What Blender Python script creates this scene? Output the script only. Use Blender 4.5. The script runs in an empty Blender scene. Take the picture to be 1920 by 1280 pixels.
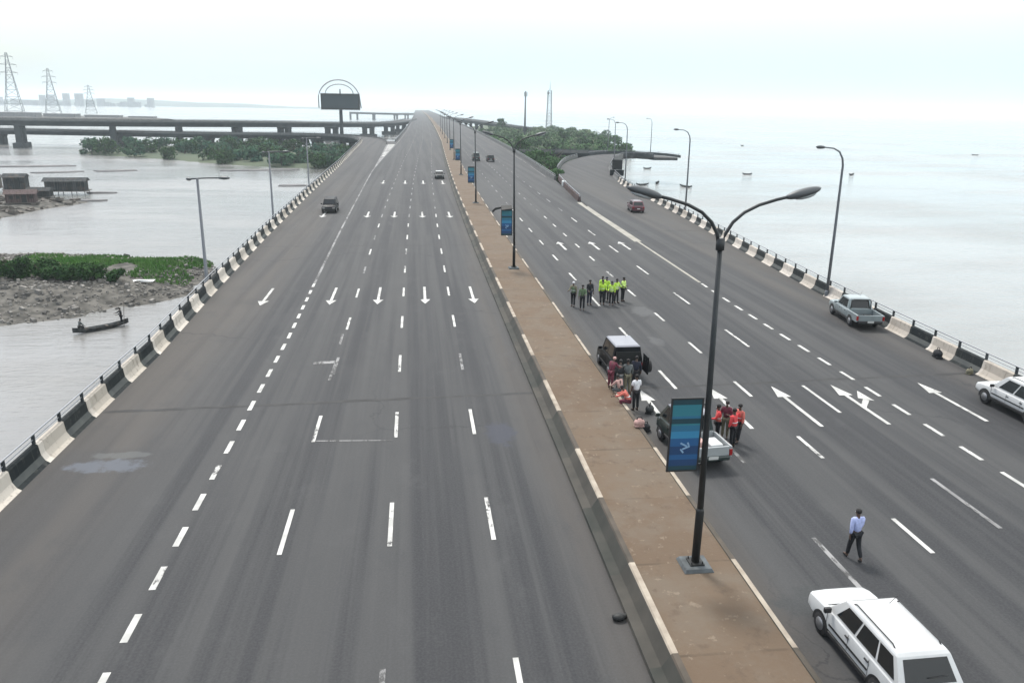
import bpy, bmesh, math, random
from mathutils import Vector, Matrix, noise as mnoise
R = random.Random(7)
S = bpy.context.scene
C = S.collection
PI = math.pi
WZ = -8.0                                   # water level, road deck is z = 0

# ------------------------------------------------------------------ materials
def mat(name, col, rough=.6, metal=0., var=0., vscale=3., col2=None, spec=None, bump=0., bscale=20.):
    m = bpy.data.materials.new(name); m.use_nodes = True
    nt = m.node_tree; b = nt.nodes['Principled BSDF']
    b.inputs['Roughness'].default_value = rough; b.inputs['Metallic'].default_value = metal
    if spec is not None: b.inputs['Specular IOR Level'].default_value = spec
    c = (*col, 1)
    if var or col2:
        geo = nt.nodes.new('ShaderNodeNewGeometry')
        n = nt.nodes.new('ShaderNodeTexNoise'); n.inputs['Scale'].default_value = vscale; n.inputs['Detail'].default_value = 5
        nt.links.new(geo.outputs['Position'], n.inputs['Vector'])
        mx = nt.nodes.new('ShaderNodeMix'); mx.data_type = 'RGBA'
        c2 = (*(col2 or [max(0, x * (1 - var)) for x in col]), 1)
        c1 = c if col2 else (*[min(1, x * (1 + var)) for x in col], 1)
        mr = nt.nodes.new('ShaderNodeMapRange'); mr.inputs[1].default_value = .35; mr.inputs[2].default_value = .65
        nt.links.new(n.outputs['Fac'], mr.inputs[0])
        nt.links.new(mr.outputs[0], mx.inputs[0]); mx.inputs[6].default_value = c1; mx.inputs[7].default_value = c2
        nt.links.new(mx.outputs[2], b.inputs['Base Color'])
    else:
        b.inputs['Base Color'].default_value = c
    if bump:
        geo = nt.nodes.new('ShaderNodeNewGeometry')
        n = nt.nodes.new('ShaderNodeTexNoise'); n.inputs['Scale'].default_value = bscale
        nt.links.new(geo.outputs['Position'], n.inputs['Vector'])
        bp = nt.nodes.new('ShaderNodeBump'); bp.inputs['Strength'].default_value = bump
        nt.links.new(n.outputs['Fac'], bp.inputs['Height']); nt.links.new(bp.outputs[0], b.inputs['Normal'])
    return m

class NT:
    """tiny helper to wire node trees"""
    def __init__(s, m): s.nt = m.node_tree; s.L = s.nt.links
    def n(s, t, **kw):
        x = s.nt.nodes.new(t)
        for k, v in kw.items(): setattr(x, k, v)
        return x
    def math(s, op, a, b=None, c=None):
        x = s.n('ShaderNodeMath', operation=op)
        for i, v in enumerate((a, b, c)):
            if v is None: continue
            if isinstance(v, (int, float)): x.inputs[i].default_value = v
            else: s.L.new(v, x.inputs[i])
        return x.outputs[0]
    def noise(s, vec, scale, detail=4, rough=.5):
        x = s.n('ShaderNodeTexNoise'); x.inputs['Scale'].default_value = scale; x.inputs['Detail'].default_value = detail
        x.inputs['Roughness'].default_value = rough; s.L.new(vec, x.inputs['Vector']); return x.outputs['Fac']
    def mapr(s, v, a, b, c=0., d=1.):
        x = s.n('ShaderNodeMapRange'); x.interpolation_type = 'SMOOTHSTEP'
        s.L.new(v, x.inputs[0])
        for i, q in enumerate((a, b, c, d)): x.inputs[i + 1].default_value = q
        return x.outputs[0]
    def mix(s, f, a, b):
        x = s.n('ShaderNodeMix', data_type='RGBA')
        if isinstance(f, (int, float)): x.inputs[0].default_value = f
        else: s.L.new(f, x.inputs[0])
        for i, v in ((6, a), (7, b)):
            if isinstance(v, tuple): x.inputs[i].default_value = (*v, 1)
            else: s.L.new(v, x.inputs[i])
        return x.outputs[2]
    def scaled(s, vec, sc):
        x = s.n('ShaderNodeMapping'); x.inputs['Scale'].default_value = sc; s.L.new(vec, x.inputs['Vector']); return x.outputs[0]

# lateral drift of the whole road with distance: it bends gently to the right
SC = [(0, 0), (80, 0), (120, .3), (160, .8), (220, 1.9), (333, 4.3), (500, 6.5), (946, 10), (1300, 11.3), (2600, 14)]
def interp(T, y):
    if y <= T[0][0]: return T[0][1]
    for (a, u), (b, v) in zip(T, T[1:]):
        if y <= b:
            return u + (v - u) * (y - a) / (b - a)
    return T[-1][1]
def sx(y): return sum(interp(SC, y + d) for d in (-18, -9, 0, 9, 18)) / 5

def asphalt(name, brown):
    m = bpy.data.materials.new(name); m.use_nodes = True; t = NT(m); b = t.nt.nodes['Principled BSDF']
    pos = t.n('ShaderNodeNewGeometry').outputs['Position']
    sep = t.n('ShaderNodeSeparateXYZ'); t.L.new(pos, sep.inputs[0]); x, y = sep.outputs[0], sep.outputs[1]
    tracks = t.noise(t.scaled(pos, (.75, .012, 0)), 1.0, 5, .6)
    tracks2 = t.noise(t.scaled(pos, (2.4, .03, 0)), 1.0, 4, .6)
    blotch = t.noise(t.scaled(pos, (.16, .05, 0)), 1.0, 5, .6)
    grain = t.noise(pos, 14, 3)
    base = t.mix(t.mapr(tracks, .41, .59), (.0241, .0247, .0270), (.0473, .0470, .0465))
    base = t.mix(t.math('MULTIPLY', t.mapr(tracks2, .42, .70), .26), base, (.0681, .0672, .0656))
    base = t.mix(t.math('MULTIPLY', t.mapr(blotch, .5, .72), .35), base, (.0332, .0344, .0357))
    base = t.mix(t.math('MULTIPLY', t.mapr(blotch, .48, .30), .30), base, (.0631, .0618, .0598))
    # dusty brown shoulders
    sh = None
    for lo, hi in brown:
        q = t.mapr(x, lo, hi); sh = q if sh is None else t.math('MAXIMUM', sh, q)
    wob = t.mapr(t.noise(t.scaled(pos, (.5, .03, 0)), 1.0, 4), .3, .62, .25, 1.)
    sh = t.math('MULTIPLY', sh, t.mapr(y, 190, 70, .25, 1.))
    base = t.mix(t.math('MULTIPLY', t.math('MULTIPLY', sh, wob), .70), base, (.0764, .0664, .0564))
    mott = t.noise(t.scaled(pos, (.55, .30, 0)), 1.0, 6, .7)
    base = t.mix(t.math('MULTIPLY', t.mapr(mott, .52, .70), .40), base, (.034, .035, .0365))
    base = t.mix(t.math('MULTIPLY', t.mapr(mott, .46, .30), .30), base, (.0664, .0656, .0639))
    # hairline and tar-sealed cracks
    wv = t.n('ShaderNodeVectorMath', operation='ADD'); t.L.new(pos, wv.inputs[0])
    nz = t.n('ShaderNodeTexNoise'); nz.inputs['Scale'].default_value = .7; nz.inputs['Detail'].default_value = 5; t.L.new(pos, nz.inputs['Vector'])
    sc_ = t.n('ShaderNodeVectorMath', operation='SCALE'); sc_.inputs['Scale'].default_value = 2.6; t.L.new(nz.outputs['Color'], sc_.inputs[0]); t.L.new(sc_.outputs[0], wv.inputs[1])
    ck = t.n('ShaderNodeTexVoronoi', feature='DISTANCE_TO_EDGE'); ck.inputs['Scale'].default_value = 1.0; t.L.new(t.scaled(wv.outputs[0], (.085, .05, 0)), ck.inputs['Vector'])
    crack = t.math('MULTIPLY', t.mapr(ck.outputs['Distance'], .0055, .0015), t.mapr(t.noise(t.scaled(pos, (.08, .05, 0)), 1.0, 3), .46, .60))
    base = t.mix(t.math('MULTIPLY', crack, .6), base, (.022, .022, .024))
    # squarish resurfaced patches, slightly darker
    pv = t.n('ShaderNodeTexVoronoi', distance='CHEBYCHEV'); pv.inputs['Scale'].default_value = 1.0; t.L.new(t.scaled(pos, (.11, .045, 0)), pv.inputs['Vector'])
    pw = t.n('ShaderNodeTexWhiteNoise', noise_dimensions='3D'); t.L.new(pv.outputs['Position'], pw.inputs['Vector'])
    patch = t.math('MULTIPLY', t.math('GREATER_THAN', pw.outputs['Value'], .86), t.mapr(pv.outputs['Distance'], .30, .27))
    base = t.mix(t.math('MULTIPLY', patch, .28), base, (.034, .035, .037))
    # random short stains and patched spots
    vor = t.n('ShaderNodeTexVoronoi'); vor.inputs['Scale'].default_value = .16
    t.L.new(t.scaled(pos, (1.2, .5, 0)), vor.inputs['Vector'])
    spot = t.math('MULTIPLY', t.mapr(vor.outputs['Distance'], .22, .04), t.mapr(t.noise(pos, .8, 4), .45, .62))
    base = t.mix(t.math('MULTIPLY', spot, .45), base, (.034, .035, .038))
    # two stains with shapes of their own: damp spill by the parapet, oil patch
    for (px, py, rx, ry, col, k) in ((-12.35, 30.3, 1.75, .62, (.105, .115, .135), .7), (-12.2, 31.3, 1.4, .35, (.13, .135, .13), .4),
                                     (3.6, 32.3, .75, 1.4, (.040, .043, .056), .85), (-9.0, 52.5, 1.2, 2.2, (.045, .045, .045), .35),
                                     (16.2, 53.5, .9, 1.5, (.11, .11, .11), .4), (14.9, 46.0, .5, 1.1, (.10, .10, .10), .4),
                                     (13.0, 45.2, 2.2, .5, (.045, .045, .048), .4), (12.1, 18.9, 1.9, .9, (.038, .040, .040), .8)):
        dx = t.math('DIVIDE', t.math('SUBTRACT', x, px), rx); dy = t.math('DIVIDE', t.math('SUBTRACT', y, py), ry)
        d = t.math('ADD', t.math('MULTIPLY', dx, dx), t.math('MULTIPLY', dy, dy))
        d = t.math('ADD', d, t.math('MULTIPLY', t.math('SUBTRACT', t.noise(pos, 1.4, 5, .65), .5), 3.2))
        base = t.mix(t.math('MULTIPLY', t.mapr(d, 1.1, .35), k), base, col)
    base = t.mix(t.math('MULTIPLY', t.mapr(grain, .35, .7), .22), base, (.0789, .0789, .0764))
    hs = t.n('ShaderNodeMix', data_type='RGBA', blend_type='MULTIPLY'); hs.inputs[0].default_value = 1.; t.L.new(base, hs.inputs[6]); hs.inputs[7].default_value = (.955, .98, 1.02, 1)
    t.L.new(hs.outputs[2], b.inputs['Base Color'])
    b.inputs['Roughness'].default_value = .82; b.inputs['Specular IOR Level'].default_value = .35
    bp = t.n('ShaderNodeBump'); bp.inputs['Strength'].default_value = .25; bp.inputs['Distance'].default_value = .02
    t.L.new(t.noise(pos, 60, 2), bp.inputs['Height']); t.L.new(bp.outputs[0], b.inputs['Normal'])
    return m

M = {}
M['asphaltL'] = asphalt('asphalt_left', ((-9.5, -12.5), (3.9, 5.3)))
M['asphaltR'] = asphalt('asphalt_right', ((11.2, 10.0), (28.4, 30.2)))
def worn_paint(name, col, und, amount, sc):
    m = bpy.data.materials.new(name); m.use_nodes = True; t = NT(m); b = t.nt.nodes['Principled BSDF']
    pos = t.n('ShaderNodeNewGeometry').outputs['Position']
    big = t.noise(t.scaled(pos, (.5, .25, 0)), 1.0, 3); fine = t.noise(t.scaled(pos, (5, 2.2, 1)), sc, 5, .7)
    f = t.mapr(t.math('ADD', fine, t.math('MULTIPLY', t.math('SUBTRACT', big, .5), .9)), amount + .07, amount - .05)
    tone = t.mix(t.mapr(t.noise(pos, 1.1, 4), .35, .65), col, tuple(q * .68 for q in col))
    t.L.new(t.mix(f, tone, und), b.inputs['Base Color']); b.inputs['Roughness'].default_value = .75; b.inputs['Specular IOR Level'].default_value = .25
    return m
M['paint'] = mat('road_paint', (.52, .52, .50), .6, col2=(.34, .34, .33), vscale=2.2)
M['worn'] = mat('worn_road_paint', (.20, .20, .20), .7, col2=(.11, .11, .112), vscale=1.6)
M['cream'] = mat('cream_paint', (.29, .275, .235), .7, col2=(.21, .2, .17), vscale=.5)
M['paint'] = worn_paint('road_paint_worn', (.54, .54, .52), (.075, .075, .075), .33, 1.0)
M['worn'] = worn_paint('road_paint_faded', (.26, .26, .26), (.07, .07, .07), .47, 1.0)
M['joint'] = mat('joint_rubber', (.014, .014, .0145), .8, col2=(.032, .032, .032), vscale=1.2)
M['white_block'] = mat('whitewashed_concrete', (.56, .50, .43), .85, col2=(.40, .35, .29), vscale=1.4, bump=.2)
def block_paint(name, a, b_, dirt):
    m = bpy.data.materials.new(name); m.use_nodes = True; t = NT(m); b = t.nt.nodes['Principled BSDF']
    pos = t.n('ShaderNodeNewGeometry').outputs['Position']; sep = t.n('ShaderNodeSeparateXYZ'); t.L.new(pos, sep.inputs[0])
    wn = t.n('ShaderNodeTexWhiteNoise', noise_dimensions='1D'); t.L.new(t.math('FLOOR', t.math('DIVIDE', sep.outputs[1], 2.4)), wn.inputs['W'])
    c = t.mix(wn.outputs['Value'], a, b_)
    st = t.noise(t.scaled(pos, (5, 5, .7)), 1.0, 5, .7); c = t.mix(t.math('MULTIPLY', t.mapr(st, .52, .70), .65), c, dirt)
    c = t.mix(t.math('MULTIPLY', t.mapr(t.noise(pos, 2.2, 5, .7), .56, .68), .55), c, dirt)
    t.L.new(c, b.inputs['Base Color']); b.inputs['Roughness'].default_value = .85; b.inputs['Specular IOR Level'].default_value = .2
    bp = t.n('ShaderNodeBump'); bp.inputs['Strength'].default_value = .3; bp.inputs['Distance'].default_value = .03; t.L.new(t.noise(pos, 12, 3), bp.inputs['Height']); t.L.new(bp.outputs[0], b.inputs['Normal'])
    return m
M['white_block'] = block_paint('whitewashed_block', (.54, .50, .45), (.40, .36, .31), (.19, .17, .145))
M['black_block'] = mat('black_painted_concrete', (.014, .018, .020), .75, col2=(.03, .035, .036), vscale=1.5, bump=.2)
M['concrete'] = mat('grey_concrete', (.125, .128, .125), .85, col2=(.085, .088, .088), vscale=.7, bump=.2)
M['dark_concrete'] = mat('dirty_concrete', (.045, .052, .055), .85, col2=(.027, .032, .036), vscale=.4)
M['black_block'] = block_paint('black_block', (.010, .014, .016), (.024, .028, .028), (.06, .06, .056))
M['rail'] = mat('galvanised_rail', (.27, .28, .30), .5, .3)
M['lamp'] = mat('dark_lamp_paint', (.022, .026, .028), .5, .2, col2=(.035, .038, .04), vscale=2)
M['lamp_grey'] = mat('grey_lamp_steel', (.15, .16, .175), .5, .3)
M['lamp_black'] = mat('black_bitumen', (.006, .007, .007), .6)
M['lens'] = mat('lamp_lens', (.32, .34, .35), .3)
M['plinth'] = mat('plinth_concrete', (.075, .085, .09), .85, var=.3)
M['glass'] = mat('car_glass', (.010, .013, .015), .09, spec=.45)
M['tyre'] = mat('tyre_rubber', (.012, .012, .013), .85)
M['rim'] = mat('wheel_alloy', (.30, .30, .31), .35, .7)
M['trim'] = mat('black_trim', (.015, .015, .016), .55)
M['red_lens'] = mat('red_lens', (.28, .012, .012), .25)
M['clear_lens'] = mat('clear_lens', (.6, .6, .58), .15)
M['plate'] = mat('number_plate', (.5, .5, .48), .5)
def paint(name, c, metal=.0):
    m = mat(name, c, .36, metal, spec=.45, var=.07, vscale=1.3); b = m.node_tree.nodes['Principled BSDF']
    b.inputs['Coat Weight'].default_value = .5; b.inputs['Coat Roughness'].default_value = .12
    return m
M['car_white'] = paint('white_car_paint', (.50, .51, .51)); M['car_black'] = mat('black_car_paint', (.005, .006, .008), .45, spec=.15)
M['car_pale'] = paint('pale_silver_paint', (.36, .38, .385), .2); M['car_silver'] = paint('silver_car_paint', (.27, .31, .32), .35); M['car_red'] = paint('dark_red_car_paint', (.085, .018, .028))
M['car_green'] = paint('dark_green_paint', (.018, .030, .028)); M['car_grey'] = paint('pale_roof_paint', (.20, .205, .235))
M['charcoal'] = mat('charcoal_paint', (.018, .021, .022), .5, spec=.3)
M['red_band'] = mat('red_band', (.5, .10, .05), .5); M['bed'] = mat('bed_liner', (.05, .056, .058), .7)
M['bark'] = mat('bark', (.07, .055, .04), .9)
def leafmat(name, a, b, sc):
    m = mat(name, a, .8, col2=b, vscale=sc, spec=.06); return m
M['leaf_dark'] = leafmat('dark_leaves', (.014, .042, .013), (.034, .080, .022), .8)
M['leaf_mid'] = leafmat('green_leaves', (.032, .078, .028), (.062, .125, .044), .35)
M['leaf_pale'] = leafmat('pale_leaves', (.075, .125, .060), (.120, .170, .085), .12)
M['leaf_far'] = leafmat('mangrove_leaves', (.022, .070, .045), (.046, .100, .048), .12)
M['grass'] = leafmat('grass_blades', (.060, .165, .032), (.105, .20, .055), .3)
M['wood'] = mat('weathered_wood', (.12, .105, .09), .9, col2=(.07, .062, .055), vscale=1.5)
M['dark_wood'] = mat('dark_boards', (.045, .05, .052), .9, col2=(.025, .03, .033), vscale=1.0)
M['log'] = mat('floating_logs', (.17, .165, .165), .8, col2=(.11, .107, .11), vscale=.6)
M['rust'] = mat('rusty_sheet', (.13, .095, .095), .8, col2=(.08, .055, .055), vscale=.6)
M['steel'] = mat('pylon_steel', (.10, .115, .125), .5, .2)
M['city'] = mat('far_facade', (.16, .17, .18), .8, col2=(.08, .085, .09), vscale=.05)
M['roof'] = mat('far_roof', (.12, .11, .11), .8, var=.3, vscale=.1)
M['screen'] = mat('billboard_face', (.008, .022, .030), .45, col2=(.014, .028, .038), vscale=.15)
M['skin'] = mat('dark_skin', (.075, .042, .028), .55)
M['hair'] = mat('black_hair', (.008, .007, .007), .8)
M['rubble'] = mat('rubble_stone', (.26, .245, .225), .9, col2=(.06, .058, .055), vscale=.35)
M['sheet'] = mat('pale_plastic', (.5, .52, .52), .5)
M['far_land'] = mat('far_bank', (.05, .075, .06), .9, var=.3, vscale=.01)
def planked(name, a, b_, sc):
    m = bpy.data.materials.new(name); m.use_nodes = True; t = NT(m); b = t.nt.nodes['Principled BSDF']
    pos = t.n('ShaderNodeNewGeometry').outputs['Position']
    c = t.mix(t.mapr(t.noise(t.scaled(pos, (sc, sc, .15)), 1.0, 4, .7), .40, .60), a, b_)
    c = t.mix(t.math('MULTIPLY', t.mapr(t.noise(pos, .9, 4, .7), .52, .66), .6), c, (.10, .072, .055))
    t.L.new(c, b.inputs['Base Color']); b.inputs['Roughness'].default_value = .9; b.inputs['Specular IOR Level'].default_value = .15
    return m
M['dark_wood'] = planked('dark_planks', (.020, .024, .026), (.060, .064, .066), 3.2)
M['rust'] = planked('rusty_corrugated', (.11, .085, .085), (.055, .036, .034), 4.0)
M['dark_concrete'] = mat('stained_concrete', (.050, .058, .062), .9, col2=(.026, .031, .035), vscale=.22, spec=.2)
def cloth(n, c): 
    M[n] = mat(n + '_cloth', c, .85, var=.18, vscale=9); return n
for n, c in (('neon', (.40, .62, .06)), ('neon_pale', (.50, .68, .18)), ('olive', (.10, .15, .08)), ('black_c', (.009, .010, .013)), ('navy', (.012, .015, .03)),
             ('light_blue', (.36, .41, .66)), ('maroon', (.12, .022, .04)), ('orange', (.55, .14, .11)), ('redor', (.58, .055, .06)),
             ('white_c', (.60, .60, .62)), ('grey_c', (.10, .11, .11)), ('pinkish', (.48, .30, .27)), ('khaki', (.16, .15, .10))): cloth(n, c)

# ------------------------------------------------------------------ mesh helper
class MB:
    def __init__(s): s.v = []; s.f = []; s.mi = []; s.sm = []
    def add(s, vs, fs, mi=0, sm=False):
        o = len(s.v); s.v += [tuple(p) for p in vs]
        for f in fs: s.f.append(tuple(i + o for i in f)); s.mi.append(mi); s.sm.append(sm)
        return s
    def box(s, c, d, rz=0, mi=0, ry=0, taper=1.):
        x, y, z = (q / 2 for q in d); m = Matrix.Rotation(rz, 3, 'Z') @ Matrix.Rotation(ry, 3, 'Y'); c = Vector(c)
        vs = [c + m @ Vector((sx_ * x * (taper if sz > 0 else 1), sy * y * (taper if sz > 0 else 1), sz * z)) for sz in (-1, 1) for sx_, sy in ((-1, -1), (1, -1), (1, 1), (-1, 1))]
        return s.add(vs, [(3, 2, 1, 0), (4, 5, 6, 7), (0, 1, 5, 4), (1, 2, 6, 5), (2, 3, 7, 6), (3, 0, 4, 7)], mi)
    def tube(s, pts, r, n=8, mi=0, cap=True):
        pts = [Vector(p) for p in pts]; rs = r if isinstance(r, (list, tuple)) else [r] * len(pts)
        rings = []; up = Vector((0, 0, 1))
        for i, p in enumerate(pts):
            d = (pts[min(i + 1, len(pts) - 1)] - pts[max(i - 1, 0)]).normalized()
            a = d.cross(up if abs(d.z) < .95 else Vector((1, 0, 0))).normalized(); b = d.cross(a)
            rings.append([p + (a * math.cos(2 * PI * k / n) + b * math.sin(2 * PI * k / n)) * rs[i] for k in range(n)])
        vs = [q for g in rings for q in g]; fs = []
        for i in range(len(pts) - 1):
            for k in range(n):
                fs.append((i * n + k, i * n + (k + 1) % n, (i + 1) * n + (k + 1) % n, (i + 1) * n + k))
        if cap: fs += [tuple(range(n - 1, -1, -1)), tuple(range((len(pts) - 1) * n, len(pts) * n))]
        return s.add(vs, fs, mi, True)
    def ell(s, c, r, nu=12, nv=8, mi=0, m=None):
        vs = []; fs = []
        for j in range(nv + 1):
            t = PI * j / nv
            for k in range(nu):
                p = 2 * PI * k / nu
                q = Vector((r[0] * math.sin(t) * math.cos(p), r[1] * math.sin(t) * math.sin(p), r[2] * math.cos(t)))
                vs.append(Vector(c) + ((m @ q) if m else q))
        for j in range(nv):
            for k in range(nu): fs.append((j * nu + k, (j + 1) * nu + k, (j + 1) * nu + (k + 1) % nu, j * nu + (k + 1) % nu))
        return s.add(vs, fs, mi, True)
    def loft(s, rings, close=True, cap=False, mi=0, sm=False):
        n = len(rings[0]); vs = [p for g in rings for p in g]; fs = []
        for i in range(len(rings) - 1):
            for k in range(n if close else n - 1):
                fs.append((i * n + k, i * n + (k + 1) % n, (i + 1) * n + (k + 1) % n, (i + 1) * n + k))
        if cap: fs += [tuple(range(n - 1, -1, -1)), tuple(range((len(rings) - 1) * n, len(rings) * n))]
        return s.add(vs, fs, mi, sm)
    def mesh(s, name, mats):
        me = bpy.data.meshes.new(name); me.from_pydata(s.v, [], s.f)
        for m in (mats if isinstance(mats, (list, tuple)) else [mats]): me.materials.append(m)
        me.polygons.foreach_set('material_index', s.mi); me.polygons.foreach_set('use_smooth', s.sm)
        bm = bmesh.new(); bm.from_mesh(me); bmesh.ops.remove_doubles(bm, verts=bm.verts, dist=1e-5)
        bmesh.ops.dissolve_degenerate(bm, edges=bm.edges, dist=1e-6)
        bmesh.ops.recalc_face_normals(bm, faces=bm.faces); bm.to_mesh(me); bm.free(); return me
    def obj(s, name, mats, parent=None, bevel=0., seg=2, sub=0, **kw):
        o = bpy.data.objects.new(name, s.mesh(name, mats)); C.objects.link(o)
        if parent: o.parent = parent
        if bevel:
            b = o.modifiers.new('b', 'BEVEL'); b.width = bevel; b.segments = seg; b.limit_method = 'ANGLE'; b.angle_limit = .6
        if sub:
            b = o.modifiers.new('s', 'SUBSURF'); b.levels = b.render_levels = sub
        tag(o, **kw); return o

def tag(o, label=None, cat=None, group=None, kind=None):
    for k, v in (('label', label), ('category', cat), ('group', group), ('kind', kind)):
        if v: o[k] = v
    return o
def empty(name, loc, rz=0, **kw):
    o = bpy.data.objects.new(name, None); C.objects.link(o); o.location = loc; o.rotation_euler[2] = rz
    o.empty_display_size = .3; return tag(o, **kw)
def kids(o): return [c for c in o.children]
def copy_tree(o, parent=None):
    c = o.copy(); C.objects.link(c); c.parent = parent
    for k in kids(o): copy_tree(k, c)
    return c
def put(o, name, parent, loc=(0, 0, 0), rz=0):
    c = bpy.data.objects.new(name, o); C.objects.link(c); c.parent = parent; c.location = loc; c.rotation_euler[2] = rz; return c
def interp_poly(P, y): return interp([(b, a) for a, b in P], y)
def resample(P, step):
    out = [Vector(P[0])]; acc = 0; pts = [Vector(p) for p in P]
    for a, b in zip(pts, pts[1:]):
        L = (b - a).length; t = step - acc
        while t <= L: out.append(a.lerp(b, t / L)); t += step
        acc = (acc + L) % step
    return out
def smooth(P, it=2):
    P = [Vector(p) for p in P]
    for _ in range(it):
        Q = [P[0]]
        for a, b in zip(P, P[1:]): Q += [a.lerp(b, .25), a.lerp(b, .75)]
        P = Q + [P[-1]]
    return P
def normals2(P):
    out = []
    for i in range(len(P)):
        d = (P[min(i + 1, len(P) - 1)] - P[max(i - 1, 0)]); d.z = 0; d.normalize(); out.append(Vector((d.y, -d.x, 0)))   # right-hand side
    return out

# ------------------------------------------------------------------ SETTING: water
def water():
    m = bpy.data.materials.new('lagoon_water'); m.use_nodes = True; t = NT(m); b = t.nt.nodes['Principled BSDF']
    pos = t.n('ShaderNodeNewGeometry').outputs['Position']
    n1 = t.noise(t.scaled(pos, (.012, .006, 0)), 1, 5, .6)
    n2 = t.noise(t.scaled(pos, (.10, .30, 0)), 1, 5, .65)
    c = t.mix(t.mapr(n1, .38, .64), (.185, .185, .178), (.24, .238, .23))
    c = t.mix(t.math('MULTIPLY', t.mapr(n2, .50, .72), .30), c, (.15, .153, .147))
    t.L.new(c, b.inputs['Base Color'])
    wind = t.mapr(t.noise(t.scaled(pos, (.010, .030, 0)), 1, 4, .6), .40, .62)
    t.L.new(t.math('MULTIPLY_ADD', wind, .16, .08), b.inputs['Roughness']); b.inputs['IOR'].default_value = 1.52
    h = t.math('ADD', t.noise(t.scaled(pos, (.55, 1.25, 1)), 1.0, 5, .65), t.math('MULTIPLY', t.noise(t.scaled(pos, (.07, .16, 1)), 1.0, 3), 1.8))
    bp = t.n('ShaderNodeBump'); t.L.new(t.math('MULTIPLY_ADD', wind, .22, .22), bp.inputs['Strength']); bp.inputs['Distance'].default_value = .42
    t.L.new(h, bp.inputs['Height']); t.L.new(bp.outputs[0], b.inputs['Normal'])
    a = MB(); W = 9000
    xs = [-W, -600, -60, 60, 600, W]; ys = [-600, 60, 500, 2000, 14000]
    vs = [(x, y, WZ) for y in ys for x in xs]
    a.add(vs, [(j * 6 + i, j * 6 + i + 1, (j + 1) * 6 + i + 1, (j + 1) * 6 + i) for j in range(4) for i in range(5)])
    a.obj('water', m, kind='structure')
water()

# ------------------------------------------------------------------ SETTING: carriageways
LEFT = [(-14.75, -30), (-14.8, 45), (-15.4, 60), (-16.2, 87), (-17.0, 130), (-17.8, 195), (-19.2, 260), (-20.2, 312), (-21.4, 340)]      # foot of left parapet
GORE = (-8.9, 338)
RIGHT = [(30.9, -30), (31.05, 30), (31.3, 40), (31.6, 48), (32.3, 59.5), (33.7, 76.6), (36.0, 101.6), (37.7, 125), (38.5, 140), (39.8, 153), (42.7, 171), (47.6, 195), (56.4, 226), (64.0, 245)]
RLEFT = [(25.5, 122), (27.3, 144), (29.7, 164), (33.2, 185), (40.8, 217), (52.0, 243), (60, 254)]
MRIGHT = [(25.0, 108), (25.6, 122), (26.6, 140), (28.0, 163), (29.8, 211), (32.5, 298), (34.6, 448), (36.5, 633), (37.5, 870), (38.0, 1300), (41, 2600)]
YS = [-30, 0, 12, 20, 30, 40, 50, 60, 70, 80] + list(range(90, 360, 10)) + [380, 420, 460, 500, 580, 660, 760, 900, 1100, 1300, 1700, 2100, 2600]
def left_edge(y):
    if y <= 325: return interp_poly(LEFT, y)
    return -7.6 + sx(y) - sx(325)
def right_edge(y):
    if y < 108: return interp_poly(RIGHT, y) + .4
    return interp_poly(MRIGHT, y) + .3
def ribbon(name, ys, fl, fr, m, z=0., thick=1.6, nx=6):
    a = MB(); rings = []
    for y in ys:
        l, r = fl(y), fr(y)
        top = [(l + (r - l) * k / nx, y, z) for k in range(nx + 1)]
        rings.append(top + [(r, y, z - thick), (l, y, z - thick)])
    a.loft(rings, True, True); return a.obj(name, m, kind='structure')
ribbon('left_carriageway', YS, lambda y: left_edge(y) - .75, lambda y: 6.3 + sx(y), M['asphaltL'])
ribbon('right_carriageway', YS, lambda y: 9.5 + sx(y), lambda y: right_edge(y) + (.4 if y < 108 else 0), M['asphaltR'])

# slip road on the right: bends away to the right over the water
def strip_between(name, PL, PR, m, z, thick=1.5, n=40, **kw):
    A, B = smooth([(x, y, 0) for x, y in PL]), smooth([(x, y, 0) for x, y in PR])
    def at(P, t):
        L = [0]
        for p, q in zip(P, P[1:]): L.append(L[-1] + (q - p).length)
        d = t * L[-1]
        for i in range(len(P) - 1):
            if d <= L[i + 1] + 1e-6: return P[i].lerp(P[i + 1], (d - L[i]) / max(1e-6, L[i + 1] - L[i]))
        return P[-1]
    a = MB(); rings = []
    for i in range(n + 1):
        l, r = at(A, i / n), at(B, i / n)
        rings.append([l + Vector((0, 0, z)), l.lerp(r, .33) + Vector((0, 0, z)), l.lerp(r, .66) + Vector((0, 0, z)), r + Vector((0, 0, z)), r + Vector((0, 0, z - thick)), l + Vector((0, 0, z - thick))])
    a.loft(rings, True, True); return a.obj(name, m, **kw)
SL = [(24.3, 92)] + RLEFT + [(67, 258), (74, 256), (79, 248), (80, 239)]
SR = [(35.7, 92)] + [(x + .5, y) for x, y in RIGHT if y > 100] + [(67, 247), (70, 246), (72, 243), (72.5, 239)]
strip_between('slip_road', SL, SR, M['asphaltR'], .006, .8, kind='structure')

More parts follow.
